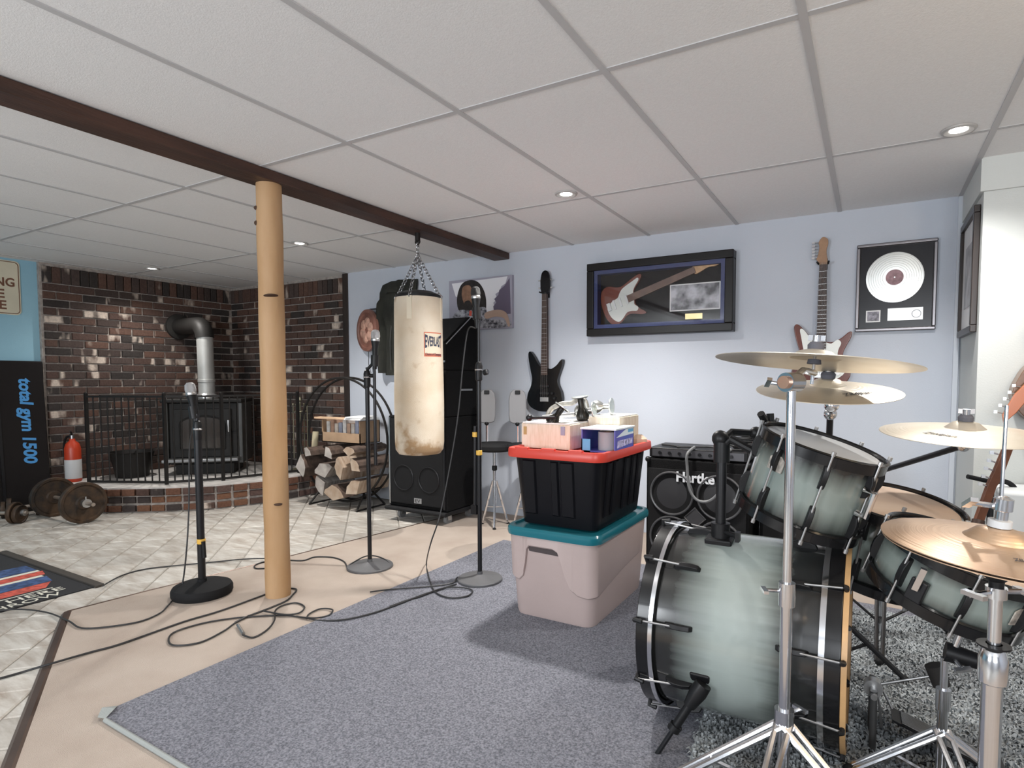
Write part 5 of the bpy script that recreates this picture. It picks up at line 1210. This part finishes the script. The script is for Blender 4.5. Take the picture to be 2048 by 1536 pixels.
MB().cyl((b1.x,b1.y,.06),(b1.x,b1.y,.62),.0145,n=18).build('lower_tube',CHR,t,W=True)
MB().cyl((b1.x,b1.y,.60),(b1.x,b1.y,1.13),.0115,n=18).build('upper_tube',CHR,t,W=True)
MB().cyl((b1.x,b1.y,.565),(b1.x,b1.y,.625),.020,n=18).build('height_collar',CHR,t,W=True); wing(t,(b1.x-.02,b1.y,.60),(-1,-.4,0))
MB().cyl((b1.x,b1.y,.245),(b1.x,b1.y,.295),.024,n=18).build('leg_hub',CHR,t,W=True); wing(t,(b1.x+.015,b1.y+.01,.285),(.6,.9,0))
tripod(t,b1,.26,.33,(3.49,-.45,-1.7),.016)
tl=MB().cyl(b1+Vector((-.012,-.022,1.105)),b1+Vector((.012,.022,1.105)),.024,n=20).build('tilter',CHR,t,W=True)
MB().cyl(b1+Vector((-.016,-.030,1.105)),b1+Vector((-.012,-.022,1.105)),.016,n=16).build('tilter_cap',mat('worn_copper',(.45,.28,.2),.4,.8),tl,W=True); wing(t,b1+Vector((-.02,-.01,1.10)),(-1,-.3,.15),tl)
MB().tube([b1+Vector((0,0,1.11)),b1+Vector((.02,.06,1.135)),c_ride+Vector((0,0,-.04))],.009,10).build('boom_arm',CHR,tl,W=True)
MB().cyl(c_ride-N_RIDE*.07,c_ride+N_RIDE*.060,.0045,n=10).build('cymbal_rod',CHR,tl,W=True)
MB().lathe([(0,-.012),(.018,-.012),(.016,.0),(0,.0)],16,frame(c_ride-N_RIDE*.004,N_RIDE)).build('lower_felt',mat('felt_grey',(.13,.13,.15)),tl,W=True)
b2=Vector((-.13,2.42,.028))
t=thing('rear_cymbal_stand','dark and chrome cymbal stand rising behind the rack tom','cymbal stand',b2)
MB().cyl((b2.x,b2.y,.06),(b2.x,b2.y,.86),.014,n=16).build('lower_tube',BLKM,t,W=True)
p2=Vector((c_crash.x+.01,c_crash.y+.04,1.06))
q2=Vector((-.12,2.27,1.02)); MB().cyl((b2.x,b2.y,.84),q2,.011,n=14).build('upper_tube',BLKM,t,W=True); MB().cyl(q2+Vector((0,.05,-.01)),p2,.008,n=12).ball(q2,.022,12).build('boom_arm',CHR,t,W=True)
MB().ball(p2,.022,12).build('tilter',CHR,t,W=True)
MB().cyl(p2,c_crash+N_CR*.055,.0045,n=10).build('cymbal_rod',CHR,t,W=True)
MB().lathe([(0,-.02),(.017,-.02),(.02,-.004),(0,-.004)],16,frame(c_crash,N_CR)).build('cup',BLK,t,W=True)
MB().cyl((b2.x,b2.y,.28),(b2.x,b2.y,.33),.022).build('leg_hub',BLKM,t,W=True)
tripod(t,b2,.30,.27,(.2,1.8,3.4),.015,m=BLKM)
b3=Vector((.06,2.88,.028))
t=thing('boom_cymbal_stand','chrome boom stand holding the right hand cymbal behind the tan headed tom','cymbal stand',b3)
pc3=Vector((0.027,2.64,0.775))
MB().cyl((b3.x,b3.y,.06),(b3.x,b3.y,.50),.0145,n=16).build('lower_tube',CHR,t,W=True)
MB().cyl((b3.x,b3.y,.48),pc3,.011,n=14).build('upper_tube',CHR,t,W=True)
MB().ball(pc3,.03,12).build('boom_clamp',CHR,t,W=True); wing(t,pc3+Vector((-.02,0,.02)),(-1,0,.6))
e3=c_c3-N_C3*.055
MB().cyl(pc3-(e3-pc3)*.1,e3,.0095,n=12).build('boom_arm',BLKM,t,W=True); MB().ball(e3,.020,12).build('tilter',CHR,t,W=True); wing(t,e3,(.4,-.8,.2))
MB().cyl(e3,c_c3+N_C3*.055,.0045,n=10).build('cymbal_rod',CHR,t,W=True)
MB().cyl((b3.x,b3.y,.32),(b3.x,b3.y,.37),.022).build('leg_hub',CHR,t,W=True)
tripod(t,b3,.33,.30,(2.6,4.7,.5),.014,m=BLKM)
# hi-hat stand
b4=Vector((c_hat.x,c_hat.y,.028))
t=thing('hihat_stand','chrome hi-hat stand in the right foreground','hi-hat stand',b4)
X=lambda z,dx=0,dy=0: (b4.x+dx,b4.y+dy,z)
MB().cyl(X(.04),X(.62),.0165,n=20).build('lower_tube',CHR,t,W=True)
MB().cyl(X(.60),X(.805),.0105,n=18).build('upper_tube',CHR,t,W=True)
MB().lathe([(.017,.0),(.0225,.004),(.0225,.045),(.017,.062),(.0135,.066)],20,T(b4.x,b4.y,.60)).build('height_collar',CHR,t,W=True)
MB().lathe([(.0125,.0),(.026,.001),(.026,.004),(.0125,.005)],20,T(b4.x,b4.y,.667)).build('nylon_ring',BLK,t,W=True)
MB().cyl(X(.755),X(.775),.0165,n=18).build('memory_lock',CHR,t,W=True); wing(t,X(.765,-.012,-.012),(-.7,-.7,0)); wing(t,X(.765,.012,.012),(.87,.4,0))
MB().lathe([(0,-.075),(.010,-.075),(.012,-.045),(.030,-.028),(.032,-.024),(0,-.02)],22,frame(c_hat-Vector((0,0,.030)),(0,0,1))).build('seat_cup',BLK,t,W=True)
MB().cyl(c_hat-Vector((0,0,.06)),c_hat+Vector((.004,0,.235)),.0032,n=10).build('pull_rod',CHR,t,W=True)
cl=MB().lathe([(0,.018),(.015,.018),(.015,.028),(.010,.03),(.010,.05),(.015,.052),(.015,.072),(.008,.076),(0,.076)],18,frame(c_hat,HN)).build('clutch',CHR,t,W=True); wing(t,c_hat+Vector((-.01,0,.058)),(-1,-.2,.1),cl)
MB().lathe([(0,.008),(.018,.008),(.018,.02),(0,.02)],18,frame(c_hat+Vector((0,0,.014)),HN)).build('clutch_felt',mat('felt_white',(.6,.6,.6),.95),t,W=True)
tripod(t,b4,.26,.27,(.2,2.3,4.4),.016)
# snare stand
b5=Vector((.19,1.86,.028))
t=thing('snare_stand','chrome snare stand with black tilter under the snare drum','snare stand',b5)
MB().cyl((b5.x,b5.y,.05),(b5.x,b5.y,.31),.0125,n=16).build('lower_tube',CHR,t,W=True); MB().cyl((b5.x,b5.y,.26),(b5.x,b5.y,.315),.0175,n=16).build('height_collar',CHR,t,W=True)
MB().cyl((b5.x,b5.y,.31),(b5.x,b5.y,.40),.009,n=14).build('upper_tube',CHR,t,W=True)
k5=b5+Vector((.02,.0,.40))
MB().cyl(k5+Vector((-.02,0,-.01)),k5+Vector((.08,.0,-.025)),.026,.018,18).build('ratchet_tilter',BLK,t,W=True); wing(t,k5+Vector((.0,-.02,-.02)),(.4,-.8,-.3))
MB().cyl(k5,k5+Vector((.03,0,.11)),.010,n=12).build('basket_post',CHR,t,W=True)
bc=k5+Vector((.03,0,.11))
bot=[c3-n3.normalized()*.150+(frame((0,0,0),n3)@Vector((.150*math.cos(a),.150*math.sin(a),0))) for a in (-2.3,-.1,2.0)]
for p in bot:
    mid_=bc+(p-bc)*.2+Vector((0,0,-.01)); ar=MB().tube([bc,mid_,p+Vector((0,0,-.012))],.0075,8).build('basket_arm',CHR,t,W=True)
    MB().tube([p+Vector((0,0,-.012)),p+(p-bc).normalized()*.035+Vector((0,0,.02))],.010,8).build('arm_grip',BLKR,ar,W=True)
tripod(t,b5,.20,.22,(-1.2,.1,3.35),.014)
# kick pedal
t=thing('kick_pedal','black bass drum pedal with ribbed footboard and felt beater','drum pedal',(.03,2.02,.028))
PB=RZ(.03)
MB().span((-.03,-.055,0),(.30,.055,.006),PB).build('base_plate',BLKM,t,bevel=.002)
fb=MB().add([(-.0+.05,-.04,.10),(.05,.04,.10),(.29,.045,.022),(.29,-.045,.022),(.05,-.04,.107),(.05,.04,.107),(.29,.045,.029),(.29,-.045,.029)],[(0,1,2,3),(4,7,6,5),(0,4,5,1),(1,5,6,2),(2,6,7,3),(3,7,4,0)],PB).build('footboard',BLKM,t,smooth=0)
for k in range(9):
    y=-.034+.0085*k; MB().tube([PB@Vector((.075,y,.101)),PB@Vector((.285,y*1.05,.033))],.0022,5).build('footboard_rib',mat('rib_grey',(.16,.16,.16),.5,.4),fb)
MB().span((.288,-.045,0),(.325,.045,.03),PB).build('heel_plate',BLKM,t,bevel=.003)
for s_ in (-1,1): MB().cyl(PB@Vector((0,s_*.055,.0)),PB@Vector((0,s_*.048,.185)),.010,n=12).build('upright',mat('dark_steel',(.10,.10,.10),.4,.6),t)
ax=MB().cyl(PB@Vector((0,-.07,.175)),PB@Vector((0,.07,.175)),.009,n=12).build('axle',STEEL,t); MB().cyl(PB@Vector((0,-.015,.175)),PB@Vector((0,.015,.175)),.026,n=18).build('cam',STEEL,ax)
MB().tube([PB@Vector((.026,0,.17)),PB@Vector((.05,0,.12))],.004,6).build('chain_link',STEEL,t)
bt=MB().cyl(PB@Vector((0,0,.18)),PB@Vector((.160,.0,.250)),.0042,n=8).build('beater_rod',STEEL,t)
MB().cyl(PB@Vector((.150,0,.278)),PB@Vector((.172,0,.222)),.023,n=20).build('felt_beater',mat('beater_felt',(.03,.027,.025),.95),bt)
MB().tube([PB@Vector((-.0,.075,.175)),PB@Vector((.02,.075,.10)),PB@Vector((.03,.065,.02))],.004,6).build('spring',STEEL,t)

# ------------------------------------------------ cables on the floor
def cable(lab, pts, r=.0040, m=None, k=7, nm='audio_cable'):
    return tag(MB().tube(smooth_path(pts,k), r, 6).build(nm, m or CABLE), lab, 'cable')
cable('thin black cable hanging from the left microphone, curving to the doormat',
  [(S1[0]-.04,S1[1],.89),(-3.126,1.775,0.768),(-3.121,1.76,0.477),(-3.106,1.732,0.245),(-3.112,1.706,0.06),(-3.088,1.656,0.022),(-3.009,1.579,0.019),(-2.941,1.499,0.018),(-2.93,1.386,0.018),(-3.055,1.247,0.018),(-3.214,1.246,0.02),(-3.446,1.258,0.007),(-3.585,1.212,0.013),(-3.674,1.148,0.013),(-3.712,1.05,0.013)])
cable('long black cable running from the left edge to the foot of the wooden post',
  [(-2.875,0.803,0.006),(-2.849,0.881,0.006),(-2.834,0.951,0.006),(-2.775,1.005,0.025),(-2.768,1.142,0.018),(-2.743,1.25,0.018),(-2.744,1.504,0.018),(-2.72,1.666,0.018),(-2.725,1.898,0.018),(-2.728,2.005,0.018),(-2.654,2.047,0.018),(-2.595,1.98,0.018),(-2.551,1.902,0.018),(-2.542,1.774,0.018),(-2.543,1.691,0.018),(-2.529,1.619,0.018)],.0043)
cable('black cable looped in front of the wooden post, running over the grey rug',
  [(-2.538,1.695,0.022),(-2.524,1.616,0.018),(-2.485,1.533,0.018),(-2.465,1.418,0.018),(-2.529,1.35,0.018),(-2.607,1.366,0.018),(-2.666,1.425,0.018),(-2.654,1.53,0.018),(-2.597,1.626,0.018),(-2.512,1.708,0.018),(-2.398,1.786,0.018),(-2.287,1.815,0.018),(-2.198,1.822,0.022),(-2.096,1.878,0.027),(-2.035,2.007,0.027),(-2.01,2.151,0.027),(-1.987,2.312,0.027),(-1.936,2.512,0.027)])
c_=cable('short black cable curled before the wooden post, ending in a silver plug',
  [(-2.372,1.553,0.019),(-2.311,1.562,0.018),(-2.328,1.64,0.018),(-2.382,1.717,0.022),(-2.482,1.796,0.022),(-2.515,1.869,0.018),(-2.483,1.917,0.018),(-2.405,1.902,0.018),(-2.357,1.832,0.022),(-2.395,1.779,0.026),(-2.523,1.761,0.024)],.0040,None,7,'plug_cable')
MB().cyl((-2.377,1.559,0.02),(-2.483,1.603,0.022),.008,.007,12).build('plug',STEEL,c_)
cable('small round loop of black cable at the edge of the grey rug',
  [(-2.274,1.81,0.02),(-2.311,1.853,0.019),(-2.316,1.92,0.019),(-2.253,1.94,0.022),(-2.209,1.889,0.024),(-2.222,1.842,0.024),(-2.254,1.817,0.024),(-2.317,1.806,0.02)])
cable('black cable from the doormat corner behind the post to the middle mic stand',
  [(-3.59,1.551,0.024),(-3.746,1.719,0.006),(-3.748,1.852,0.006),(-3.635,2.003,0.006),(-3.522,2.135,0.006),(-3.422,2.235,0.01),(-3.291,2.306,0.017),(-3.183,2.344,0.017),(-3.044,2.399,0.017),(-3.035,2.487,0.017),(-2.928,2.536,0.017),(-2.803,2.512,0.017),(-2.697,2.439,0.017)])
cable('thin cable loop peeking out left of the wooden post',
  [(-3.174,2.337,0.017),(-3.227,2.261,0.017),(-3.211,2.192,0.017),(-3.152,2.161,0.017),(-3.09,2.207,0.017),(-3.05,2.262,0.017)],.004)
cable('cable hanging from the tallest microphone down to the rug',
  [(S3[0]-.02,S3[1],1.42),(-1.999,2.717,1.42),(-2.037,2.718,1.223),(-2.054,2.691,0.936),(-2.074,2.64,0.653),(-2.079,2.552,0.382),(-2.067,2.459,0.251),(-2.33,2.728,0.025),(-2.154,2.538,0.027),(-1.998,2.39,0.027),(-1.91,2.339,0.027),(-1.828,2.338,0.027),(-1.778,2.398,0.027),(-1.798,2.469,0.027),(-1.854,2.479,0.03),(-1.94,2.439,0.03),(-1.969,2.363,0.03),(-1.986,2.272,0.027),(-2.005,2.215,0.027),(-2.026,2.098,0.027)],.0040)
cable('black cable from the left over the rug to the base of the tallest stand',
  [(-2.271,2.206,0.02),(-2.192,2.271,0.027),(-2.041,2.408,0.027),(-1.965,2.514,0.027),(-1.99,2.592,0.03),(-1.952,2.658,0.034)],.0040)
cable('cable coiled around the second mic stand base',
  [(-2.683,2.426,0.017),(-2.703,2.488,0.03),(-2.735,2.62,0.03),(-2.688,2.658,0.03),(-2.582,2.636,0.03),(-2.484,2.585,0.022)],.004)
# ------------------------------------------------ right edge: guitars and gear before the closet
M_ACW=mat('walnut_top',(.17,.085,.045),.3,var=.15,vscale=5,stretch=(1,10,10),coat=.4)
t=thing('acoustic_guitar','brown acoustic guitar hanging on the white closet wall at the right edge','guitar',(.755,3.47,1.17))
AO=smooth_path([(0,-.235,0),(.13,-.215,0),(.195,-.11,0),(.165,0,0),(.115,.075,0),(.125,.15,0),(.135,.20,0),(.09,.26,0),(0,.275,0),(-.09,.26,0),(-.135,.20,0),(-.125,.15,0),(-.115,.075,0),(-.165,0,0),(-.195,-.11,0),(-.13,-.215,0)],5,True)
MB().prism([(p.x,p.y) for p in AO],.006,.10,RX(pi/2)).build('body',M_ACW,t,bevel=.004)
MB().lathe([(0,.1012),(.048,.1012),(.055,.1008),(0,.1008)],32,RX(pi/2)@T(0,.10,0)).build('sound_hole',BLK,t)
MB().span((-.026,-.112,.14),(.026,-.098,.72)).build('neck',M_NECKD,t,smooth=0); MB().prism([(-.03,0),(.03,0),(.038,.17),(-.038,.17)],-.11,-.095,T(0,-.2,.72)@RX(pi/2)@T(0,0,0)@RX(0)).build('headstock',M_ACW,t,smooth=0) if False else MB().span((-.034,-.11,.72),(.034,-.095,.89)).build('headstock',M_ACW,t,bevel=.004)
MB().span((-.07,-.106,-.10),(.07,-.099,-.075)).build('bridge',M_NECKD,t,bevel=.002)
for k in range(6): MB().cyl((-.02+.008*k,-.108,-.09),(-.018+.0072*k,-.114,.74),.0007,n=4).build('string',STEEL,t)
t=thing('orange_neck','orange stained guitar headstock and neck pointing down at the right edge','guitar neck',(0.52,3.335,0.943))
hp=Vector((0,0,0)); dv=(Vector((0.638,3.335,1.17))-Vector((0.52,3.335,0.943))); dn=dv.normalized(); OM=frame((0,0,0),(0,-1,0),dn)@Matrix.Scale(1.12,4)
M_ORG=mat('orange_stain',(.50,.15,.055),.3,coat=.4)
MB().prism([(0,-.006),(.06,-.020),(.15,-.026),(.19,-.018),(.19,.010),(.12,.022),(.03,.016)],-.008,.008,OM).build('headstock',M_ORG,t,bevel=.003)
MB().prism([(.19,-.018),(.42,-.022),(.42,.016),(.19,.010)],-.010,.010,OM).build('neck',M_ORG,t,smooth=0)
for k in range(5): MB().cyl(OM@Vector((.035+.03*k,.016,0)),OM@Vector((.030+.03*k,.036,0)),.003,n=8).box(OM@Vector((.030+.03*k,.040,0)),(.012,.012,.012)).build('tuner',CHR,t)
t=thing('standing_guitar','guitar headstock with side tuners standing upright behind the hi-hat','guitar',(0.347,2.755,0.03))
g0=Vector((0.473,3.186,0.872)); g1=Vector((0.415,3.076,0.541)); g2=g0+(g1-g0)*2.1; dn=(g0-g1).normalized()
GM=frame(g1,-Vector((math.sin(_yaw),math.cos(_yaw),0)),dn)
L_=(g0-g1).length
MB().prism([(-.02,-.020),(L_*.45,-.020),(L_*.55,-.030),(L_,-.032),(L_,.004),(L_*.6,.012),(L_*.45,.018),(-.02,.018)],-.008,.008,GM).build('headstock',mat('mahogany',(.16,.06,.03),.4,var=.2,vscale=10),t,W=True,bevel=.002)
MB().cyl(g1,g2,.024,n=12).build('neck',M_NECKD,t,W=True)
for k in range(6):
    u=L_*(.42+.10*k); MB().cyl(GM@Vector((u,.016,0)),GM@Vector((u,.040,0)),.0035,n=8).box(GM@Vector((u,.045,0)),(.014,.014,.014)).build('tuner',CHR,t,W=True)
t=thing('guitar_rack','black tubular guitar rack with padded loop behind the hi-hat','guitar stand',(0.453,3.013,0.03))
gb=t.location
a0=Vector((0.384,3.184,0.71)); a1=Vector((0.462,3.226,0.69))
MB().tube([a0,a1],.010,10).build('padded_arm',BLKR,t,W=True)
lp=[Vector(q) for q in ((0.495,3.267,0.68),(0.52,3.282,0.686),(0.549,3.298,0.677),(0.573,3.31,0.651),(0.582,3.312,0.602),(0.582,3.307,0.512))]
MB().tube(smooth_path(lp,5),.011,10).build('padded_loop',BLKR,t,W=True)
cc=(a1+lp[0])/2
MB().tube([a1,cc,lp[0]],.010,10).build('cross_tube',BLKM,t,W=True)
MB().tube([cc,Vector((cc.x,cc.y,.045))],.013,10).build('post',BLKM,t,W=True)
for a in (.3,2.4,4.5): MB().tube([Vector((cc.x,cc.y,.25)),Vector((cc.x+.25*math.cos(a),cc.y+.25*math.sin(a),.04))],.010,8).build('leg',BLKM,t,W=True)
t=thing('white_panel_box','white painted box standing against the closet behind the hi-hat','box',(.62,3.31,0))
MB().span((-.12,-.13,.013),(.12,.13,.66)).build('box',mat('white_enamel',(.66,.69,.70),.4),t,bevel=.02)
t=thing('grey_capsule','round grey padded case on top of the white box at the right edge','case',(.74,3.31,.66))
MB().lathe([(0,0),(.055,0),(.065,.02),(.062,.09),(.03,.115),(0,.118)],24).build('case',mat('case_grey',(.16,.16,.17),.6,var=.3,vscale=30),t)
